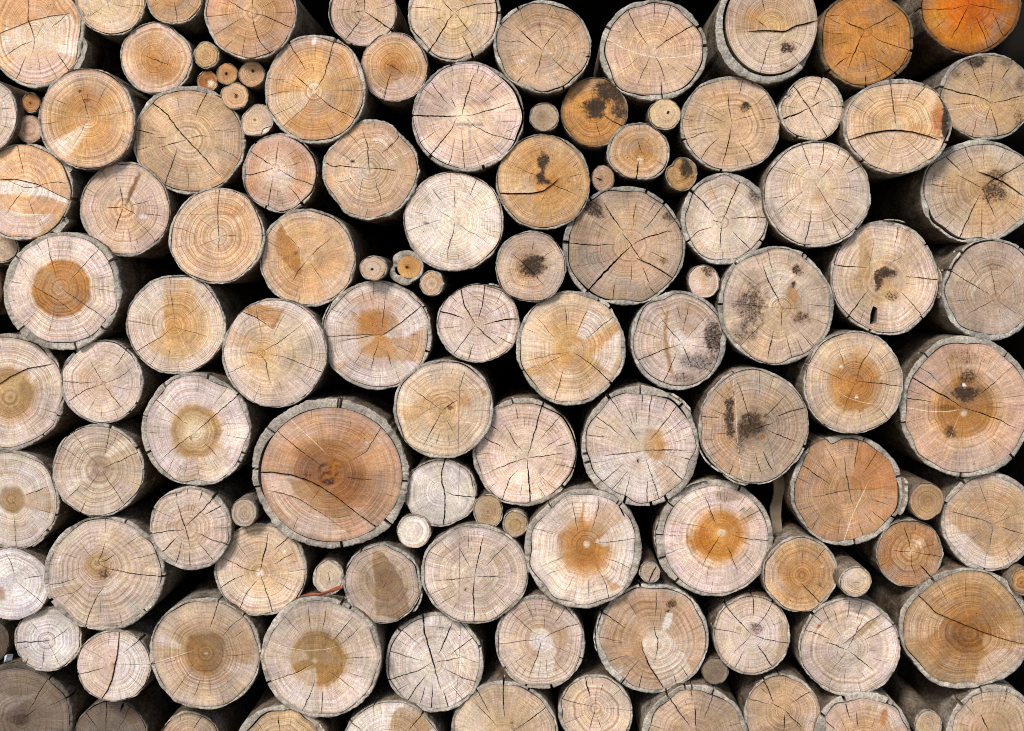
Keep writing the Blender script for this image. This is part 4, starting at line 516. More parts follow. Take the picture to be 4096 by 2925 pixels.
def make_cut_wood():
    n = NT('cut_wood')
    tone = n.attr('tone'); ring = n.attr('ringv'); dirv = n.attr('dirv'); gr = n.attr('grain')
    rx, seed, rs = n.xyz(ring.outputs['Vector'])
    g = gr.outputs['Vector']
    warp = n.math('MULTIPLY', n.math('SUBTRACT', n.noise(g, 28, 2), 0.5), 1.9)
    w = n.math('ADD', rx, warp)
    w = n.math('ADD', w, n.math('MULTIPLY', seed, 57.3))
    n1 = n.noise(w=w, scale=0.62, detail=1.5, rough=0.6)
    n2 = n.noise(w=w, scale=2.1, detail=1.0, rough=0.5)
    f = n.math('ADD', n.math('MULTIPLY', n1, 0.46), n.math('MULTIPLY', n2, 0.54))
    f = n.rng(f, 0.36, 0.64, 0.0, 1.0)
    ringcol = n.mix(f, (0.66, 0.53, 0.42), (1.16, 1.23, 1.32))
    vis = n.rng(n.noise(g, 22, 1.5), 0.36, 0.62, 0.35, 1.15)
    vis = n.math('MULTIPLY', vis, rs, clamp=True)
    mult = n.mix(vis, (1, 1, 1), ringcol)
    col = n.mix(1.0, tone.outputs['Color'], mult, 'MULTIPLY')
    # rays from the pith, saw scratches, pores
    rays = n.noise(n.vmul(dirv.outputs['Vector'], (26, 26, 2.5)), 1.0, 3, 0.65)
    col = n.scale(col, n.rng(rays, 0.3, 0.7, 0.80, 1.15))
    saw = n.noise(n.vmul(g, (28, 360, 1)), 1.0, 3, 0.65)
    sawv = n.rng(n.noise(g, 15, 1), 0.4, 0.65, 0.25, 1.0)
    sawf = n.rng(saw, 0.3, 0.7, -0.17, 0.15)
    col = n.scale(col, n.math('ADD', 1.0, n.math('MULTIPLY', sawf, sawv)))
    fine = n.noise(g, 520, 3, 0.75)
    col = n.scale(col, n.rng(fine, 0.3, 0.7, 0.72, 1.24))
    hue = n.rng(n.noise(g, 45, 2, 0.5), 0.36, 0.64, 0.0, 1.0)
    col = n.mix(1.0, col, n.mix(hue, (1.025, 0.98, 1.015), (1.015, 1.0, 0.935)), 'MULTIPLY')
    mid = n.noise(g, 160, 4, 0.65)
    col = n.scale(col, n.rng(mid, 0.3, 0.7, 0.88, 1.11))
    # weathered greyish and pale chalky clouds
    cl = n.rng(n.noise(g, 20, 4, 0.6, dist=0.6), 0.5, 0.72, 0.0, 0.30)
    bw = n.t.nodes.new('ShaderNodeRGBToBW'); n.lk(col, bw.inputs[0])
    cmb = n.t.nodes.new('ShaderNodeCombineColor')
    for k_, f_ in enumerate((1.12, 1.02, 0.95)): n.lk(n.math('MULTIPLY', bw.outputs[0], f_), cmb.inputs[k_])
    col = n.mix(n.math('MULTIPLY', cl, 1.5), col, cmb.outputs[0])
    wa = n.rng(n.noise(n.vmul(g, (1, 1, 1.7)), 14, 3, 0.6), 0.52, 0.72, 0.0, 0.28)
    col = n.mix(n.math('MULTIPLY', wa, 2.2), col, n.mix(1.0, col, (1.0, 0.88, 0.70), 'MULTIPLY'))
    # pores and flecks
    po = n.rng(n.noise(g, 420, 2, 0.6), 0.67, 0.74, 0.0, 0.5)
    col = n.mix(po, col, (0.10, 0.05, 0.025))
    # mould speckle where the face carries a stain
    sp = n.noise(g, 330, 6, 0.85)
    thr = n.math('SUBTRACT', 0.71, n.math('MULTIPLY', tone.outputs['Alpha'], 0.345))
    spf = n.math('MULTIPLY', n.math('SUBTRACT', sp, thr), 9.0, clamp=True)
    spf = n.math('MULTIPLY', spf, n.math('MULTIPLY', tone.outputs['Alpha'], 1.7, clamp=True))
    col = n.mix(spf, col, (0.04, 0.024, 0.015))
    n.lk(col, n.b.inputs['Base Color'])
    n.b.inputs['Roughness'].default_value = 0.82
    n.b.inputs['Specular IOR Level'].default_value = 0.22
    h = n.math('ADD', n.math('MULTIPLY', saw, 0.5), n.math('ADD', n.math('MULTIPLY', fine, 0.5), n.math('MULTIPLY', f, 0.35)))
    n.bump(h, 0.35, 0.0006)
    return n.m

def make_bark_end():
    n = NT('bark_end')
    tone = n.attr('tone'); dirv = n.attr('dirv'); g = n.attr('grain').outputs['Vector']
    d = n.vmul(dirv.outputs['Vector'], (55, 55, 9))
    r = n.noise(d, 1.0, 4, 0.7)
    col = n.scale(tone.outputs['Color'], n.rng(r, 0.3, 0.7, 0.74, 1.14))
    m = n.noise(g, 300, 5, 0.85)
    col = n.scale(col, n.rng(m, 0.36, 0.62, 0.45, 1.3))
    dk = n.rng(n.noise(g, 90, 4, 0.7), 0.54, 0.68, 0.0, 0.6)
    col = n.mix(dk, col, (0.15, 0.115, 0.08))
    gn = n.rng(n.noise(g, 30, 2), 0.62, 0.74, 0.0, 0.22)
    col = n.mix(gn, col, (0.33, 0.31, 0.22))
    n.lk(col, n.b.inputs['Base Color'])
    n.b.inputs['Roughness'].default_value = 0.9; n.b.inputs['Specular IOR Level'].default_value = 0.15
    n.bump(n.math('ADD', r, m), 0.6, 0.0012)
    return n.m

def make_bark_side():
    n = NT('bark_side')
    tone = n.attr('tone')
    tc = n.t.nodes.new('ShaderNodeTexCoord'); o = tc.outputs['Object']
    seed = n.attr('ringv').outputs['Vector']
    add = n.t.nodes.new('ShaderNodeVectorMath'); add.operation = 'ADD'; n.lk(o, add.inputs[0]); n.lk(seed, add.inputs[1])
    p = add.outputs[0]
    big = n.noise(n.vmul(p, (1, 0.5, 1)), 28, 4, 0.65, dist=0.5)
    col = n.mix(n.rng(big, 0.35, 0.68, 0, 1), (0.10, 0.066, 0.04), (0.34, 0.27, 0.20))
    pale = n.rng(n.noise(n.vmul(p, (1, 0.7, 1)), 16, 4, 0.6), 0.52, 0.66, 0.0, 0.85)
    col = n.mix(pale, col, n.scale(tone.outputs['Color'], 0.85))
    rust = n.rng(n.noise(p, 24, 3), 0.60, 0.72, 0.0, 0.7)
    col = n.mix(rust, col, (0.30, 0.155, 0.06))
    fl = n.noise(n.vmul(p, (1, 0.35, 1)), 300, 5, 0.75)
    col = n.scale(col, n.rng(fl, 0.34, 0.66, 0.42, 1.35))
    n.lk(col, n.b.inputs['Base Color'])
    n.b.inputs['Roughness'].default_value = 0.92; n.b.inputs['Specular IOR Level'].default_value = 0.12
    n.bump(n.math('ADD', fl, n.math('MULTIPLY', big, 0.7)), 0.8, 0.003)
    return n.m

def make_plain(name, c1, c2, scale, rough=0.9):
    n = NT(name)
    tc = n.t.nodes.new('ShaderNodeTexCoord')
    f = n.noise(tc.outputs['Object'], scale, 5, 0.65)
    n.lk(n.mix(n.rng(f, 0.3, 0.7, 0, 1), c1, c2), n.b.inputs['Base Color'])
    n.b.inputs['Roughness'].default_value = rough
    n.bump(f, 0.4, 0.002)
    return n.m

M_WOOD, M_BEND, M_BSIDE = make_cut_wood(), make_bark_end(), make_bark_side()
KALB = 0.96                         # seen colour -> base colour

# ------------------------------------------------------------------ meshes
def new_mesh(name, verts, faces, mats, fmat=None, smooth=None, parent=None):
    me = bpy.data.meshes.new(name)
    me.from_pydata([tuple(v) for v in verts], [], faces)
    for m in mats: me.materials.append(m)
    if fmat is not None: me.polygons.foreach_set('material_index', np.asarray(fmat, np.int32))
    if smooth is not None: me.polygons.foreach_set('use_smooth', np.asarray(smooth, bool))
    me.update()
    o = bpy.data.objects.new(name, me); C.objects.link(o)
    if parent: o.parent = parent
    return o

def vattr(me, name, arr, typ='FLOAT_VECTOR', dom='POINT'):
    a = me.attributes.new(name, typ, dom)
    a.data.foreach_set('vector' if typ == 'FLOAT_VECTOR' else 'color', np.ascontiguousarray(arr, np.float32).ravel())

class Log:
    def __init__(self, d, idx):
        self.d, self.i = d, idx
        self.rng = random.Random(1000 + idx * 17)
        l, t, r, b = d['e']
        self.cu, self.cv = (l + r) / 2.0, (t + b) / 2.0
        self.ru, self.rv = (r - l) / 2.0, (b - t) / 2.0
        self.R = (self.ru + self.rv) / 2.0
        self.small = 'branch' in d['label']
        self.bt = d.get('bt', 22); self.rough = d.get('rough', 0.3)
        self.har = [(k, self.rng.uniform(-1, 1) * 0.026 / k ** 0.5, self.rng.uniform(0, 6.28)) for k in range(2, 7)]
        self.y = d.get('y', self.rng.uniform(-14, 14)) * 0.001
        self.tx, self.tz = self.rng.uniform(-0.075, 0.075), self.rng.uniform(-0.08, 0.06)
        # notches of the bark ring
        nt = []
        if d.get('n'):
            for p in pts(d['n']):
                nt.append((math.degrees(math.atan2(p[1] - self.cv, p[0] - self.cu)) % 360, self.rng.uniform(13, 26)))
        self.notch = nt
        self.parse()

    def wc(self, h):
        if self.d.get('sat'): return srgb(h)
        c = wsrgb(h)
        if self.d['f'] in ('C0', 'D0', 'D1', 'D2'):      # lower left logs get greyer, less saturated colours
            g = float(c @ np.array([.3, .55, .15])); q = 0.80 if g < 0.62 else 0.9
            c = g + (c - g) * q
        return c

    # photograph position -> local metres (x right, z up) on this log's face plane
    def world(self, u, v):
        px = FX[self.d['f'][1]] + np.asarray(u, float) * Q
        py = FY[self.d['f'][0]] + np.asarray(v, float) * Q
        k = S * (DIST + self.y) / DIST
        return (px - PPX) * k, ZC - (py - PPY) * k

    def outer(self, th):           # th in degrees, 0 = right, 90 = down
        th = np.asarray(th, float); a = np.radians(th)
        r = 1.0 / np.sqrt((np.cos(a) / self.ru) ** 2 + (np.sin(a) / self.rv) ** 2)
        w = sum(A * np.cos(k * a + p) for k, A, p in self.har)
        # keep the given extents exact
        r = r * (1 + w * np.abs(np.sin(2 * a)))
        for dg, dl in self.d.get('a', {}).items():
            r = r + dl * np.exp(-(adiff(th, dg) / 24.0) ** 2)
        return r

    def thick(self, th):
        th = np.asarray(th, float); a = np.radians(th)
        n = vnoise(np.cos(a) * 3 + 5, np.sin(a) * 3 + 5, self.i) - 0.5
        t = self.bt * (0.96 + 1.15 * n)
        for a0, a1 in self.d.get('ms', ()):
            mid, half = (a0 + a1) / 2.0, (a1 - a0) / 2.0
            t = t * (1 - 0.97 * sstep(half + 4, half - 2, np.abs(adiff(th, mid))))
        return t

    def inner(self, th):           # rim of the cut wood
        th = np.asarray(th, float); a = np.radians(th)
        if 'w' in self.d:
            l, t, r, b = self.d['w']
            cu, cv, ru, rv = (l + r) / 2 - self.cu, (t + b) / 2 - self.cv, (r - l) / 2, (b - t) / 2
            # ray from the outer centre to the offset ellipse
            A = (np.cos(a) / ru) ** 2 + (np.sin(a) / rv) ** 2
            B = -2 * (np.cos(a) * cu / ru ** 2 + np.sin(a) * cv / rv ** 2)
            Cc = (cu / ru) ** 2 + (cv / rv) ** 2 - 1
            rr = (-B + np.sqrt(np.maximum(B * B - 4 * A * Cc, 0))) / (2 * A)
            return np.minimum(rr, self.outer(th) - 2)
        return self.outer(th) - self.thick(th)

    def gap(self, th):
        th = np.asarray(th, float); a = np.radians(th)
        g = 1.0 + np.maximum(0, (vnoise(np.cos(a) * 2.3 + 9, np.sin(a) * 2.3 + 2, self.i + 50) - 0.38) * 13.0)
        if self.small: g = g * 0.4
        for a0, a1, w in self.d.get('gp', ()):
            mid, half = (a0 + a1) / 2.0, (a1 - a0) / 2.0
            if half >= 179: g = np.maximum(g, w * (0.5 + 0.9 * vnoise(np.cos(a) * 3, np.sin(a) * 3, self.i + 9)))
            else: g = np.maximum(g, w * np.sqrt(np.clip(1 - (np.abs(adiff(th, mid)) / half) ** 2, 0, 1)))
        return g

    def parse(self):
        d = self.d
        self.cracks, self.tints, self.steps, self.holes = [], [], [], []
        nrm = self.rng
        def add(kind, w, P):
            if kind in 'LM':
                self.tints.append((self.sliver(P, w, 1.5, False), kind)); return
            poly, line = self.sliver(P, w * (1.28 if w > 4.2 else 1.05), 4.5 if kind != 'S' else 2.2, True)
            self.cracks.append((poly, w))
            if kind == 'S': self.steps.append((line, w))
        for part in filter(None, d['cr'].split('|')):
            kind, w = 'C', 4.0
            if ':' in part:
                pre, part = part.split(':')
                if pre[0] in 'SLM': kind, pre = pre[0], pre[1:]
                if pre: w = float(pre)
            add(kind, w, pts(part))
        if d.get('hole'): self.holes.append(pts(d['hole'])); self.cracks.append((self.holes[-1], 20))
        # fine radial drying checks
        nc = d.get('nc', 2 if self.small else 13)
        pu, pv = d['p']
        for _ in range(nc):
            th = nrm.uniform(0, 360); a = math.radians(th)
            rb = float(self.inner(th))
            end = np.array([self.cu + rb * math.cos(a), self.cv + rb * math.sin(a)])
            t1 = nrm.choice((nrm.uniform(0.55, 0.9), nrm.uniform(0.93, 0.99)))
            t0 = max(0.25, t1 - nrm.uniform(0.10, 0.34))
            o = np.array([pu, pv])
            P = np.array([o + (end - o) * t1, o + (end - o) * (t0 + t1) / 2 + np.array([nrm.uniform(-8, 8), nrm.uniform(-8, 8)]), o + (end - o) * t0])
            add('C', nrm.choice((nrm.uniform(1.0, 2.2), nrm.uniform(1.6, 3.4))), P)
        for _ in range(0 if self.small else nrm.randint(3, 11)):
            a, q = nrm.uniform(0, 6.28), nrm.uniform(0.15, 0.9)
            rb = float(self.inner(math.degrees(a))) * q; s_ = nrm.uniform(2.2, 4.4)
            c_ = (self.cu + rb * math.cos(a), self.cv + rb * math.sin(a))
            self.cracks.append((np.array([[c_[0] + s_ * nrm.uniform(.6, 1.2) * math.cos(k), c_[1] + s_ * nrm.uniform(.6, 1.2) * math.sin(k)] for k in np.linspace(0, 5.4, 7)]), 6))
        self.patches = []
        for part in filter(None, d['pa'].split('|')):
            tk = part.split()
            self.patches.append((pts(' '.join(tk[:-2])), self.wc(tk[-2]), float(tk[-1])))
        self.blobs = []
        for part in filter(None, d['bl'].split('|')):
            q = part.split(',')
            self.blobs.append([float(k) for k in q[:4]] + [self.wc(q[4]), float(q[5])])
        self.stops = []
        for s in d['c'].split():
            t, h = s.split(':'); self.stops.append((float(t), self.wc(h)))

    def sliver(self, P, w, jit, crack):
        P = np.asarray(P, float)
        seg = np.hypot(*(P[1:] - P[:-1]).T); L_ = np.concatenate([[0], np.cumsum(seg)])
        n = max(3, int(L_[-1] / (13.0 if crack else 26.0)) + 1)
        t = np.linspace(0, L_[-1], n)
        X = np.stack([np.interp(t, L_, P[:, 0]), np.interp(t, L_, P[:, 1])], 1)
        # soften the corners a little
        for _ in range(2):
            Y = X.copy(); Y[1:-1] = 0.25 * X[:-2] + 0.5 * X[1:-1] + 0.25 * X[2:]; X = Y
        T = np.gradient(X, axis=0); T /= np.maximum(np.hypot(T[:, 0], T[:, 1]), 1e-6)[:, None]
        Nn = np.stack([-T[:, 1], T[:, 0]], 1)
        if crack:
            j = np.array([self.rng.uniform(-1, 1) for _ in range(n)])
            j2 = np.interp(np.arange(n), np.arange(0, n + 3, 3), [self.rng.uniform(-1, 1) for _ in range(len(np.arange(0, n + 3, 3)))])
            X = X + Nn * ((0.38 * j + 0.8 * j2) * jit * min(1.0, L_[-1] / 160.0))[:, None]
        def atrim(p):
            th = math.degrees(math.atan2(p[1] - self.cv, p[0] - self.cu))
            return math.hypot(p[0] - self.cu, p[1] - self.cv) > float(self.inner(th)) - 0.035 * self.R - 4
        s = t / max(L_[-1], 1e-6)
        e0, e1 = (0.9 if atrim(X[0]) else 0.0), (0.9 if atrim(X[-1]) else 0.0)
        prof = np.clip(np.minimum(e0 + (1 - e0) * np.sqrt(np.clip(s / 0.45, 0, 1)), e1 + (1 - e1) * np.sqrt(np.clip((1 - s) / 0.45, 0, 1))), 0.0, 1)
        if crack:
            prof = prof * np.array([self.rng.uniform(0.62, 1.12) for _ in range(n)])
            if e0: X[0] = X[0] - T[0] * 12
            if e1: X[-1] = X[-1] + T[-1] * 12
        hw = np.maximum(prof * w / 2, 0.25)
        A, B = X + Nn * hw[:, None], X - Nn * hw[:, None]
        poly = np.concatenate([A, B[::-1]])
        return (poly, X) if crack else poly

    # ------------------------------------------------------------ the cut face
    def wood(self, root, bx, bz):
        d, rg = self.d, self.rng
        rmean = self.R
        N = int(max(44, 6.283 * rmean / 15))
        th = np.linspace(0, 360, N, endpoint=False)
        r = self.inner(th)
        out = np.stack([self.cu + r * np.cos(np.radians(th)), self.cv + r * np.sin(np.radians(th))], 1)
        V = [out]; E = [(i, (i + 1) % N) for i in range(N)]
        k = N
        allpoly = [p for p, w in self.cracks] + [p for p, kd in self.tints]
        for poly in allpoly:
            V.append(poly); m = len(poly)
            E += [(k + i, k + (i + 1) % m) for i in range(m)]; k += m
        g = min(14.5, max(8.0, rmean / 20.0))
        gu = np.arange(-self.ru, self.ru, g); gv = np.arange(-self.rv, self.rv, g * 0.87)
        GU, GV = np.meshgrid(gu, gv); GU = GU + (np.arange(len(gv)) % 2)[:, None] * g * 0.5
        nr = np.random.RandomState(self.i)
        GU = GU + nr.uniform(-.28, .28, GU.shape) * g; GV = GV + nr.uniform(-.28, .28, GV.shape) * g
        gu, gv = GU.ravel(), GV.ravel()
        gr_ = np.hypot(gu, gv); gt = np.degrees(np.arctan2(gv, gu))
        keep = gr_ < self.inner(gt) - g * 0.45
        V.append(np.stack([gu[keep] + self.cu, gv[keep] + self.cv], 1))
        V = np.concatenate(V)
        res = delaunay_2d_cdt([Vector((float(a), float(b))) for a, b in V], E, [], 0, 0.05)
        P = np.array([(q.x, q.y) for q in res[0]]); T = np.array(res[2], int)
        cen = P[T].mean(1)
        ct = np.degrees(np.arctan2(cen[:, 1] - self.cv, cen[:, 0] - self.cu))
        inside = np.hypot(cen[:, 0] - self.cu, cen[:, 1] - self.cv) < self.inner(ct) - 0.02
        inside &= in_poly(cen[:, 0], cen[:, 1], out) | inside
        cr = np.zeros(len(T), int)
        for poly, w in self.cracks:
            cr = np.maximum(cr, in_poly(cen[:, 0], cen[:, 1], poly) * (1 if w < 5 else 2 if w < 15 else 3))
        keepT = inside & (cr == 0)
        # ring coordinate about the pith
        pu, pv = d['p']
        thd = np.linspace(0, 360, 721)
        ri = self.inner(thd)
        oa = np.degrees(np.arctan2(self.cv + ri * np.sin(np.radians(thd)) - pv, self.cu + ri * np.cos(np.radians(thd)) - pu)) % 360
        od = np.hypot(self.cv + ri * np.sin(np.radians(thd)) - pv, self.cu + ri * np.cos(np.radians(thd)) - pu)
        o_ = np.argsort(oa); oa, od = oa[o_], od[o_]
        du, dv = P[:, 0] - pu, P[:, 1] - pv
        pa = np.degrees(np.arctan2(dv, du)) % 360; pr = np.hypot(du, dv)
        rb = np.interp(pa, oa, od, period=360)
        rt = np.clip(pr / np.maximum(rb, 1e-3), 0, 1.05)
        # colour
        x, y = P[:, 0], P[:, 1]
        nz = fbm(x / 60.0, y / 60.0, self.i); nl = fbm(x / 170.0, y / 170.0, self.i + 20)
        rc = rt + (nz - 0.5) * 0.10
        st = self.stops
        ts = [s[0] for s in st]
        col = np.stack([np.interp(rc, ts, [s[1][k] for s in st]) for k in range(3)], 1)
        col = col * (1 + (nl - 0.5) * 0.30)[:, None]
        col[:, 2] *= 1 + (fbm(x / 110.0, y / 110.0, self.i + 31) - 0.5) * 0.10
        # broad saw facets: the blade changed its line once or twice, each zone a shade different
        for _ in range(0 if self.small else rg.randint(1, 3)):
            fa = rg.uniform(0, 6.28); off = rg.uniform(-.35, .45) * rmean; bend = rg.uniform(-.5, .5) / rmean
            px_, py_ = (x - self.cu) * math.cos(fa) + (y - self.cv) * math.sin(fa), -(x - self.cu) * math.sin(fa) + (y - self.cv) * math.cos(fa)
            m = sstep(-7, 7, px_ - off + bend * py_ ** 2 + (nz - .5) * 16) * rg.uniform(-.085, .075)
            col = col * (1 + m)[:, None]
        mould = np.zeros(len(P))
        for bu, bv, bru, brv, bc, bs in self.blobs:
            q = np.sqrt(((x - bu) / bru) ** 2 + ((y - bv) / brv) ** 2)
            big = max(bru, brv) > 28
            if big: q = q + (fbm(x / 38.0, y / 38.0, self.i + 5) - 0.5) * 0.9 + (vnoise(x / 14.0, y / 14.0, self.i + 8) - .5) * .3
            m = sstep(1.12, 0.42 if big else 0.8, q) * min(1.0, bs * (0.55 if bc.mean() < .40 and big else 1.05))
            col = col * (1 - m[:, None]) + bc * m[:, None]
            if big and bc.mean() < 0.42 and (bc.max() - bc.min()) < 0.42: mould = np.maximum(mould, sstep(1.6, 0.35, q) * min(1.0, bs * 1.25))
            elif big and bc.mean() < 0.55: mould = np.maximum(mould, sstep(1.3, 0.5, q) * 0.3 * bs)
        for poly, pc, ps in self.patches:
            wx = x + (fbm(x / 30.0, y / 30.0, self.i + 71) - .5) * 17; wy = y + (fbm(x / 30.0, y / 30.0, self.i + 72) - .5) * 17
            dmin = np.full(len(x), 1e9)
            for A, B in zip(poly, np.roll(poly, -1, 0)):
                ab = B - A; t = np.clip(((wx - A[0]) * ab[0] + (wy - A[1]) * ab[1]) / max((ab ** 2).sum(), 1e-6), 0, 1)
                dmin = np.minimum(dmin, np.hypot(wx - A[0] - ab[0] * t, wy - A[1] - ab[1] * t))
            sd = np.where(in_poly(wx, wy, poly), dmin, -dmin)
            soft = 8.0
            m = sstep(-soft * .4, soft, sd) * np.clip(ps * (0.62 + 0.9 * fbm(x / 120.0, y / 120.0, self.i + 73)), 0, 1)
            col = col * (1 - m[:, None]) + pc * m[:, None]
        # rim of the wood is a touch darker, with a short random reach
        rim = sstep(0.945, 0.995, rt + (nz - 0.5) * 0.03)
        col = col * (1 - 0.10 * rim)[:, None]
        # triangles and corner colours
        Tk = T[keepT]; ck = cen[keepT]
        ccol = col[Tk]                                   # (nt,3,3)
        for poly, kind in self.tints:
            m = in_poly(ck[:, 0], ck[:, 1], poly)
            if m.any():
                c2, s2 = (srgb('f3e6d2'), 0.75) if kind == 'L' else (srgb('4c4240'), 0.55)
                ccol[m] = ccol[m] * (1 - s2) + c2 * s2
        # relief
        yy = (fbm(x / 90.0, y / 90.0, self.i + 60) - 0.5) * 0.0016
        kx, kz = self.world(x, y)
        x0, z0 = self.world(self.cu, self.cv)
        yy += self.tx * (kx - x0) + self.tz * (kz - z0)
        for line, w in self.steps:
            A, B = line[:-1], line[1:]
            best = np.full(len(P), 1e9); sg = np.zeros(len(P)); tt = np.zeros(len(P))
            for s_i in range(len(A)):
                ab = B[s_i] - A[s_i]; ll = max((ab ** 2).sum(), 1e-6)
                t = np.clip(((x - A[s_i][0]) * ab[0] + (y - A[s_i][1]) * ab[1]) / ll, 0, 1)
                dx_, dy_ = x - (A[s_i][0] + ab[0] * t), y - (A[s_i][1] + ab[1] * t)
                dd = np.hypot(dx_, dy_); m = dd < best
                best[m] = dd[m]; sg[m] = (ab[0] * dy_ - ab[1] * dx_)[m]; tt[m] = (s_i + t[m]) / len(A)
            up = np.where(line[-1][0] >= line[0][0], -1, 1)
            side = sg * up > 0
            ends = np.clip(np.minimum(tt, 1 - tt) / 0.12, 0, 1)
            yy -= np.where(side, 0.00042 * w * np.exp(-best / 130.0) * ends, 0)
        if d.get('punk'):
            qu, qv, qru, qrv = d['punk']
            q = np.sqrt(((x - qu) / qru) ** 2 + ((y - qv) / qrv) ** 2) + (nz - .5) * .5
            m = sstep(1.05, .7, q)
            yy += m * (0.003 + 0.007 * (vnoise(x / 17.0, y / 17.0, 3) - 0.45) + 0.004 * (vnoise(x / 9.0, y / 9.0, 4) - .5))
            col = col * (1 + m * ((vnoise(x / 12.0, y / 12.0, 15) - .5) * .9))[:, None]
        # assemble: front triangles, crack walls, the log's long side
        X, Z = kx - bx, kz - bz
        verts = np.stack([X, yy, Z], 1)
        # drop the triangles' orientation into the camera-facing sense (normal to -y)
        a_ = verts[Tk]
        nrm_y = (a_[:, 1, 2] - a_[:, 0, 2]) * (a_[:, 2, 0] - a_[:, 0, 0]) - (a_[:, 1, 0] - a_[:, 0, 0]) * (a_[:, 2, 2] - a_[:, 0, 2])
        flip = nrm_y > 0
        Tk[flip] = Tk[flip][:, [0, 2, 1]]; ccol[flip] = ccol[flip][:, [0, 2, 1]]
        used = np.unique(Tk); remap = -np.ones(len(P), int); remap[used] = np.arange(len(used))
        VV = [verts[used]]; src = [used]; n0 = len(used)
        faces = [tuple(t) for t in remap[Tk]]
        cc = [ccol.reshape(-1, 3)]
        edge = {}
        for ti, t in enumerate(T):
            for e in ((t[0], t[1]), (t[1], t[2]), (t[2], t[0])):
                edge.setdefault((min(e), max(e)), []).append(ti)
        idx_in_k = -np.ones(len(T), int); idx_in_k[keepT] = np.arange(keepT.sum())
        walls = []; wv = []; wsrc = []; wc = []
        base = n0
        xa, za = self.world(self.cu, self.cv); xa -= bx; za -= bz
        for ti in np.nonzero(keepT)[0]:
            t = Tk[idx_in_k[ti]]
            for e in ((t[0], t[1]), (t[1], t[2]), (t[2], t[0])):
                nb = [q for q in edge[(min(e), max(e))] if q != ti]
                if nb and keepT[nb[0]]: continue
                rimw = not nb or (cr[nb[0]] == 0)
                dep = LEN if rimw else (0.011, 0.025, 0.04)[cr[nb[0]] - 1]
                b0 = base + len(wv)
                for q in e:
                    wv.append(verts[q]); wsrc.append(q)
                for q in (e[1], e[0]):
                    v = verts[q].copy(); v[1] = (v[1] + dep) if not rimw else LEN
                    wv.append(v); wsrc.append(q)
                walls.append((b0 + 1, b0, b0 + 3, b0 + 2))
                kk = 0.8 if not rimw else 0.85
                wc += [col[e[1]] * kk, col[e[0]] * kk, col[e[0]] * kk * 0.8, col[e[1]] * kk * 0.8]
        if wv:
            VV.append(np.array(wv)); src.append(np.array(wsrc)); faces += walls; cc.append(np.array(wc))
        VV = np.concatenate(VV); src = np.concatenate(src); cc = np.concatenate(cc)
        o = new_mesh('cut_wood', VV, faces, [M_WOOD], smooth=[True] * len(Tk) + [False] * len(walls), parent=root)
        me = o.data
        lv = np.array([l for f in faces for l in f])
        al = mould[src][lv]
        vattr(me, 'tone', np.concatenate([lin(cc) * np.array([1.0, 1.0, 1.0]), al[:, None]], 1), 'FLOAT_COLOR', 'CORNER')
        nrings = d.get('nr', max(5.0, rmean / 15.5)); rs = d.get('rs', 1.0) * (1.05 if d['f'] in ('A0', 'A1', 'B0') else 0.84)
        seed = self.i * 0.731
        n_ = len(VV)
        vattr(me, 'ringv', np.stack([rt[src] * nrings, np.full(n_, seed), np.full(n_, rs)], 1))
        ca, sa = np.cos(np.radians(pa)), np.sin(np.radians(pa))
        vattr(me, 'dirv', np.stack([ca[src] + seed, sa[src], rt[src]], 1))
        ang = rg.uniform(0, 3.14)
        lx, lz = (du * math.cos(ang) + dv * math.sin(ang)) * Q * S, (-du * math.sin(ang) + dv * math.cos(ang)) * Q * S
        vattr(me, 'grain', np.stack([lx[src], lz[src], np.full(n_, seed)], 1))
        return o

    # ------------------------------------------------------------ the bark
    def bark(self, root, bx, bz):
        d = self.d
        N = int(max(64, 6.283 * self.R / 11))
        th = list(np.linspace(0, 360, N, endpoint=False) + 0.01)
        nspan = []
        for c, w in self.notch:
            hw = math.degrees(w / 2 / self.R) if True else 0
            sk = self.rng.uniform(-0.5, 0.5) * hw
            nspan.append((c, hw, sk))
            for q in (c - hw * 1.05, c - hw * 0.95, c + hw * 0.95, c + hw * 1.05): th.append(q % 360)
        th = np.array(sorted(set(th)))
        n = len(th); a = np.radians(th)
        R1 = self.outer(th); R0 = np.minimum(self.inner(th) + self.gap(th), R1 - 1.2)
        rag = self.rough
        hi = (vnoise(a * self.R / 13.0, a * 0 + 3, self.i) - .5)
        hi2 = (vnoise(a * self.R / 34.0, a * 0 + 8, self.i) - .5)
        R1 = R1 + (hi * 6.0 + hi2 * 6.0 + (vnoise(a * self.R / 95.0, a * 0 + 5, self.i) - .5) * 9.0) * (0.5 + rag) * (0.55 if self.small else 1)
        R0 = np.minimum(R0 + np.maximum(0, hi) * 3.0, R1 - 1.0)
        miss = np.zeros(n)
        for a0, a1 in d.get('ms', ()):
            mid, half = (a0 + a1) / 2.0, (a1 - a0) / 2.0
            miss = np.maximum(miss, sstep(half + 1, half - 1, np.abs(adiff(th, mid))))
        nd = np.zeros(n)
        for c, hw, sk in nspan:
            nd = np.where(np.abs(adiff(th, c)) < hw, 1.0, nd)
        fy = (vnoise(a * self.R / 60.0, a * 0 + 1, self.i + 4) - 0.45) * 0.004 + hi * 0.0012
        fy = fy + nd * 0.03 + miss * 0.012
        x0, z0 = self.world(self.cu, self.cv)
        k = Q * S * (DIST + self.y) / DIST
        bulge = self.rng.uniform(0.985, 1.0); tap = self.rng.uniform(0.94, 0.985)
        rows = []   # (radius, depth)
        th_mid = (R0 + R1) / 2
        rows.append((R0, 0.07 + 0 * fy)); rows.append((R0, fy + 0.0005))
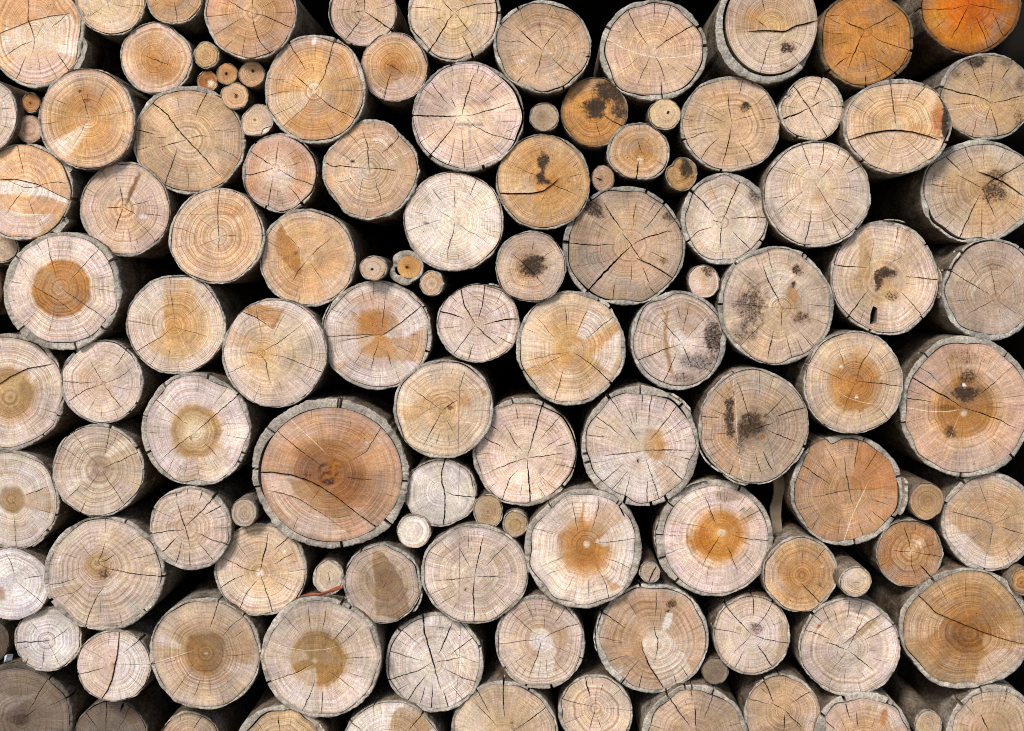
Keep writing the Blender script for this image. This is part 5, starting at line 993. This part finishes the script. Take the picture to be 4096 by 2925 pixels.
        rows.append((R0 * .62 + R1 * .38, fy + (vnoise(a * self.R / 20.0, a * 0, self.i + 1) - .5) * .0015))
        rows.append((R0 * .2 + R1 * .8, fy + (vnoise(a * self.R / 20.0, a * 0, self.i + 2) - .5) * .0018))
        rows.append((R1, fy + 0.0016))
        nfront = 4
        deps = (0.006, 0.02, 0.045, 0.08, 0.13, 0.22, 0.40, 0.70, LEN + 0.01)
        lump = self.rng.uniform(0.6, 1.5)
        for dep in deps:
            q = dep / LEN
            rr = R1 * (1 + (tap - 1) * q) + (vnoise(a * 5 / 1.0, a * 0 + dep * 22, self.i + 13) - .5) * 9 * lump * min(1, dep / .03) * (0.5 if self.small else 1)
            if miss.any(): rr = np.where(miss > .5, np.minimum(rr, self.inner(th) - 3), rr)
            rows.append((rr, np.maximum(fy * max(0, 1 - dep / .05) * (1 - nd) + nd * np.maximum(0, fy) * (1 if dep < .05 else 0), 0) * 0 + np.maximum(dep, fy + 0.003 + dep * .05)))
        verts = []; dirs = []; grain = []
        seed = self.i * 0.731
        for ri, (rr, yy) in enumerate(rows):
            X = x0 + rr * np.cos(a) * k; Z = z0 - rr * np.sin(a) * k
            Y = yy + self.tx * (X - x0) + self.tz * (Z - z0)
            verts.append(np.stack([X - bx, Y, Z - bz], 1))
            dirs.append(np.stack([np.cos(a) + seed, np.sin(a), rr / self.R * 3], 1))
            grain.append(np.stack([rr * np.cos(a) * k, rr * np.sin(a) * k, np.full(n, seed) + yy * 3], 1))
        verts = np.concatenate(verts); dirs = np.concatenate(dirs); grain = np.concatenate(grain)
        faces = []; fm = []; sm = []
        for ri in range(len(rows) - 1):
            for i in range(n):
                j = (i + 1) % n
                faces.append((ri * n + i, ri * n + j, (ri + 1) * n + j, (ri + 1) * n + i))
                fm.append(0 if ri < nfront else 1); sm.append(True)
        o = new_mesh('bark', verts, faces, [M_BEND, M_BSIDE], fm, sm, root)
        me = o.data
        me.set_sharp_from_angle(angle=math.radians(48))
        c = lin(barkc(d.get('bk', 'bba992'))) * KALB
        nv = len(verts)
        tv = 0.62 + 0.62 * np.tile(vnoise(np.cos(a) * 3.2 + 4, np.sin(a) * 3.2 + 7, self.i + 77), len(rows))
        vattr(me, 'tone', np.concatenate([c[None] * tv[:, None], np.ones((nv, 1))], 1), 'FLOAT_COLOR', 'POINT')
        vattr(me, 'dirv', dirs); vattr(me, 'grain', grain)
        vattr(me, 'ringv', np.tile([seed * 1.3, seed * 0.7, seed], (nv, 1)))
        for f in d.get('fl', ()):
            self.flake(root, bx, bz, f, c, seed)
        return o

    def flake(self, root, bx, bz, f, c, seed):
        a0, a1, off, tk, depth = f
        n = max(8, int((a1 - a0) * self.R / 600))
        th = np.linspace(a0, a1, n); a = np.radians(th)
        s = np.linspace(0, 1, n)
        lift = off * np.sin(s * math.pi * 0.5 + (0.5 if self.i % 2 else 0)) + (vnoise(s * 7, s * 0, self.i) - .5) * 5
        tt = tk * np.minimum(1, np.minimum(s, 1 - s) * 5 + 0.35)
        k = Q * S * (DIST + self.y) / DIST
        x0, z0 = self.world(self.cu, self.cv)
        verts = []
        fyv = -0.003 + (vnoise(s * 9, s * 0 + 2, self.i) - .5) * .006
        for dep, kk in ((0, 1.0), (depth * 0.0004, 0.99), (depth * 0.001, 0.975)):
            for rr in (self.outer(th) + lift, self.outer(th) + lift + tt):
                rr = rr * kk
                X = x0 + rr * np.cos(a) * k; Z = z0 - rr * np.sin(a) * k
                verts.append(np.stack([X - bx, fyv + dep, Z - bz], 1))
        V = np.concatenate(verts); F = []; fm = []
        def q(r, i): return r * n + i
        for i in range(n - 1):
            F.append((q(0, i), q(0, i + 1), q(1, i + 1), q(1, i))); fm.append(0)
            for r0, r1 in ((0, 2), (2, 4)):
                F.append((q(r0, i + 1), q(r0, i), q(r1, i), q(r1, i + 1))); fm.append(1)
                F.append((q(r0 + 1, i), q(r0 + 1, i + 1), q(r1 + 1, i + 1), q(r1 + 1, i))); fm.append(1)
            F.append((q(4, i + 1), q(4, i), q(5, i), q(5, i + 1))); fm.append(0)
        for i in (0, n - 1):
            for r0, r1 in ((0, 2), (2, 4)):
                F.append((q(r0, i), q(r1, i), q(r1 + 1, i), q(r0 + 1, i)) if i == 0 else (q(r0, i), q(r0 + 1, i), q(r1 + 1, i), q(r1, i))); fm.append(0)
        o = new_mesh('bark_flake', V, F, [M_BEND, M_BSIDE], fm, [m == 1 for m in fm], root)
        nv = len(V)
        vattr(o.data, 'tone', np.tile(np.append(c, 1.0), (nv, 1)), 'FLOAT_COLOR', 'POINT')
        vattr(o.data, 'dirv', np.tile([seed, 0, 0], (nv, 1)) + V * 18); vattr(o.data, 'grain', V[:, [0, 2, 1]])
        vattr(o.data, 'ringv', np.tile([seed * 1.3, seed * 0.7, seed], (nv, 1)))

    def build(self):
        x0, z0 = self.world(self.cu, self.cv)
        xb, zb = self.world(self.cu, self.cv + self.rv)
        thin = self.small
        o = bpy.data.objects.new('branch' if thin else 'log', None); C.objects.link(o)
        o.empty_display_size = 0.02
        o.location = (float(x0), self.y, float(zb))
        o['label'] = self.d['label']; o['category'] = 'branch' if thin else 'log'
        o['group'] = 'thin branches wedged between the logs' if thin else 'cut logs stacked in the pile'
        self.wood(o, float(x0), float(zb)); self.bark(o, float(x0), float(zb))
        return o

for i_, d_ in enumerate(LOGS):
    Log(d_, i_).build()

# ------------------------------------------------------------------ the few other things in the pile
def at(px, py, y):
    k = S * (DIST + y) / DIST
    return (px - PPX) * k, ZC - (py - PPY) * k

def strip(name, path, y, wid, mat, label, cat):
    n = 28
    P = np.array(path, float); s = np.linspace(0, 1, n); t = np.linspace(0, 1, len(P))
    X = np.interp(s, t, P[:, 0]); Y = np.interp(s, t, P[:, 1]); Wd = np.interp(s, t, P[:, 2])
    x, z = at(X, Y, y); w = Wd * S
    ox, oz = float(x.mean()), float(z.min())
    V = []; F = []
    curl = 0.004 * np.sin(s * 5)
    for i in range(n):
        for q, (dy, dz) in enumerate(((0, -0.5), (0.004 * math.sin(s[i] * 9), 0.5), (0.004 * math.sin(s[i] * 9) + 0.0008, 0.5), (0.0008, -0.5))):
            V.append((x[i] - ox, curl[i] + dy, z[i] - oz + dz * w[i]))
    for i in range(n - 1):
        for q in range(4):
            F.append((i * 4 + q, i * 4 + (q + 1) % 4, (i + 1) * 4 + (q + 1) % 4, (i + 1) * 4 + q))
    F += [(3, 2, 1, 0), tuple((n - 1) * 4 + q for q in range(4))]
    o = new_mesh(name, V, F, [mat], smooth=[True] * len(F)); o.location = (ox, y, oz)
    o['label'] = label; o['category'] = cat
    return o

M_RUST = make_plain('rust_strip', (0.20, 0.045, 0.018), (0.36, 0.10, 0.045), 120)
strip('dry_leaf', [(1203, 2385, 4), (1240, 2381, 9), (1277, 2380, 11), (1310, 2368, 14), (1345, 2355, 16), (1372, 2347, 9)], -0.012, 1, M_RUST,
      'narrow rust red dry leaf strip lying below a furry thin branch', 'leaf')

M_PAPER = make_plain('pale_paper', (0.42, 0.47, 0.54), (0.62, 0.66, 0.72), 60)
def scrap():
    x, z = at(30, 2637, 0.03)
    V = [(-.004, 0, -.005), (.004, .002, -.003), (.0045, .004, .003), (.001, -.003, .005), (-.0035, .001, .002), (0, -.004, 0)]
    V += [(a, b + .0008, c) for a, b, c in V]
    F = [(0, 1, 5), (1, 2, 5), (2, 3, 5), (3, 4, 5), (4, 0, 5), (7, 6, 11), (8, 7, 11), (9, 8, 11), (10, 9, 11), (6, 10, 11)]
    F += [(i, 6 + i, 6 + (i + 1) % 5, (i + 1) % 5) for i in range(5)]
    o = new_mesh('paper_scrap', V, F, [M_PAPER]); o.location = (x, 0.03, z - .005)
    for v in o.data.vertices: v.co = v.co * 1.3; v.co.z += .0065
    o['label'] = 'tiny bluish white crumpled scrap caught above the dark corner log'; o['category'] = 'paper scrap'
scrap()

def boxmesh(x0, x1, y0, y1, z0, z1, V, F):
    b = len(V)
    V += [(x0, y0, z0), (x1, y0, z0), (x1, y1, z0), (x0, y1, z0), (x0, y0, z1), (x1, y0, z1), (x1, y1, z1), (x0, y1, z1)]
    F += [tuple(b + i for i in f) for f in ((0, 3, 2, 1), (4, 5, 6, 7), (0, 1, 5, 4), (1, 2, 6, 5), (2, 3, 7, 6), (3, 0, 4, 7))]

M_STICK = make_plain('old_batten', (0.16, 0.11, 0.07), (0.34, 0.26, 0.18), 45)
def batten():
    x, z = at(3102, 2130, 0.05); x2, z2 = at(3108, 1900, 0.05)
    V = []; F = []; n = 10
    for i in range(n):
        t = i / (n - 1); w = .0075 + .0008 * math.sin(i * 2.1); cx = .002 * math.sin(i * 1.3)
        V += [(cx - w, 0, t * .11), (cx + w, .001, t * .11), (cx + w, .009, t * .11), (cx - w, .008, t * .11)]
    for i in range(n - 1):
        for q in range(4): F.append((i * 4 + q, i * 4 + (q + 1) % 4, (i + 1) * 4 + (q + 1) % 4, (i + 1) * 4 + q))
    F += [(3, 2, 1, 0), tuple((n - 1) * 4 + q for q in range(4))]
    o = new_mesh('wooden_slat', V, F, [M_STICK]); o.location = (x, .05, z - .012); o.rotation_euler = (0.0, 0.05, 0)
    o['label'] = 'upright grey brown wooden slat in the dark gap beside the orange hearted log'; o['category'] = 'slat'
batten()

# ------------------------------------------------------------------ the back wall, added light blockers and the ground
M_DARK = make_plain('gap_dark_boards', (0.012, 0.009, 0.007), (0.03, 0.022, 0.016), 14)  # near-black board colour adds to the shade in the gaps
M_GROUND = make_plain('trodden_earth', (0.10, 0.08, 0.06), (0.22, 0.19, 0.15), 9)
sh = bpy.data.objects.new('light_block_boards', None); C.objects.link(sh); sh.location = (0, LEN + 0.1, 0)  # back wall shows in the gaps; top and sides are added light blockers
sh['label'] = 'dark board wall behind the logs, black in the gaps, plus added light-blocking roof and sides'; sh['category'] = 'light-blocking boards'
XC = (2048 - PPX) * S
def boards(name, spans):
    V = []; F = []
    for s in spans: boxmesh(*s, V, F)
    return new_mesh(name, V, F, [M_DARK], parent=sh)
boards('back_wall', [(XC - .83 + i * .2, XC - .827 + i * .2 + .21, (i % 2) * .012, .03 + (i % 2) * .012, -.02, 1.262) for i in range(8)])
boards('side_light_blocker', [(XC - .835, XC - .808, -0.98, 0.03, -.02, 1.26)])  # added unseen screen, stops light leaking in from the left
boards('side_light_blocker', [(XC + .762, XC + .79, -0.98, 0.03, -.02, 1.26)])  # added unseen screen, stops light leaking in from the right
boards('top_light_blocker', [(XC - .87, XC + .83, -1.04, .05, 1.265, 1.30)])  # added unseen slab that keeps light out of the top gaps

V, F = [], []; nn = 60
xs = np.sign(np.linspace(-1, 1, nn)) * np.abs(np.linspace(-1, 1, nn)) ** 3 * 60
for b in xs:
    for a in xs:
        V.append((a, b, (vnoise(np.array([a * 3.0]), np.array([b * 3.0]), 2)[0] - .5) * .02 - .012))
for j in range(nn - 1):
    for i in range(nn - 1):
        F.append((j * nn + i, j * nn + i + 1, (j + 1) * nn + i + 1, (j + 1) * nn + i))
g = new_mesh('ground', V, F, [M_GROUND], smooth=[True] * len(F)); g['kind'] = 'structure'

# ------------------------------------------------------------------ light and camera
SUN_EL, SUN_AZ = 38.0, -24.0     # degrees; azimuth from the camera's back, negative = from the left
SUN_STRENGTH, SKY, EXPO = 1.85, 0.088, 0.78
w = bpy.data.worlds.new('World'); SC.world = w; w.use_nodes = True
nt = w.node_tree; nt.nodes.clear()
sky = nt.nodes.new('ShaderNodeTexSky'); sky.sky_type = 'NISHITA'; sky.sun_disc = False
sky.sun_elevation = math.radians(SUN_EL); sky.sun_rotation = math.radians(180 - SUN_AZ)
sky.air_density = 1.0; sky.dust_density = 1.2; sky.ozone_density = 1.0
bg = nt.nodes.new('ShaderNodeBackground'); bg.inputs[1].default_value = SKY
wo = nt.nodes.new('ShaderNodeOutputWorld'); nt.links.new(sky.outputs[0], bg.inputs[0]); nt.links.new(bg.outputs[0], wo.inputs[0])
sd = bpy.data.lights.new('sun', 'SUN'); sd.energy = SUN_STRENGTH; sd.angle = math.radians(15); sd.color = (1.0, 0.955, 0.90)
so = bpy.data.objects.new('sun', sd); C.objects.link(so)
el, az = math.radians(SUN_EL), math.radians(SUN_AZ)
tosun = Vector((math.sin(az) * math.cos(el), -math.cos(az) * math.cos(el), math.sin(el)))
so.rotation_euler = tosun.to_track_quat('Z', 'Y').to_euler(); so.location = tosun * 5

cd = bpy.data.cameras.new('camera'); cam = bpy.data.objects.new('camera', cd); C.objects.link(cam)
cam.location = (0, -DIST, ZC); cam.rotation_euler = (math.radians(90), 0, 0)
cd.sensor_fit = 'HORIZONTAL'; cd.sensor_width = 36.0; cd.lens = 36.0 * DIST / (W * S)
cd.shift_x = (W / 2 - PPX) / W; cd.shift_y = (PPY - H / 2) / W
cd.clip_start = 0.05; cd.clip_end = 300
SC.camera = cam
vs = SC.view_settings; vs.view_transform = 'Standard'; vs.look = 'None'; vs.gamma = 1.0; vs.exposure = EXPO; vs.use_curve_mapping = False
SC.render.engine = 'CYCLES'
SC.cycles.use_denoising = True
SC.cycles.max_bounces = 6
SC.cycles.pixel_filter_type = 'BLACKMAN_HARRIS'; SC.cycles.filter_width = 1.05
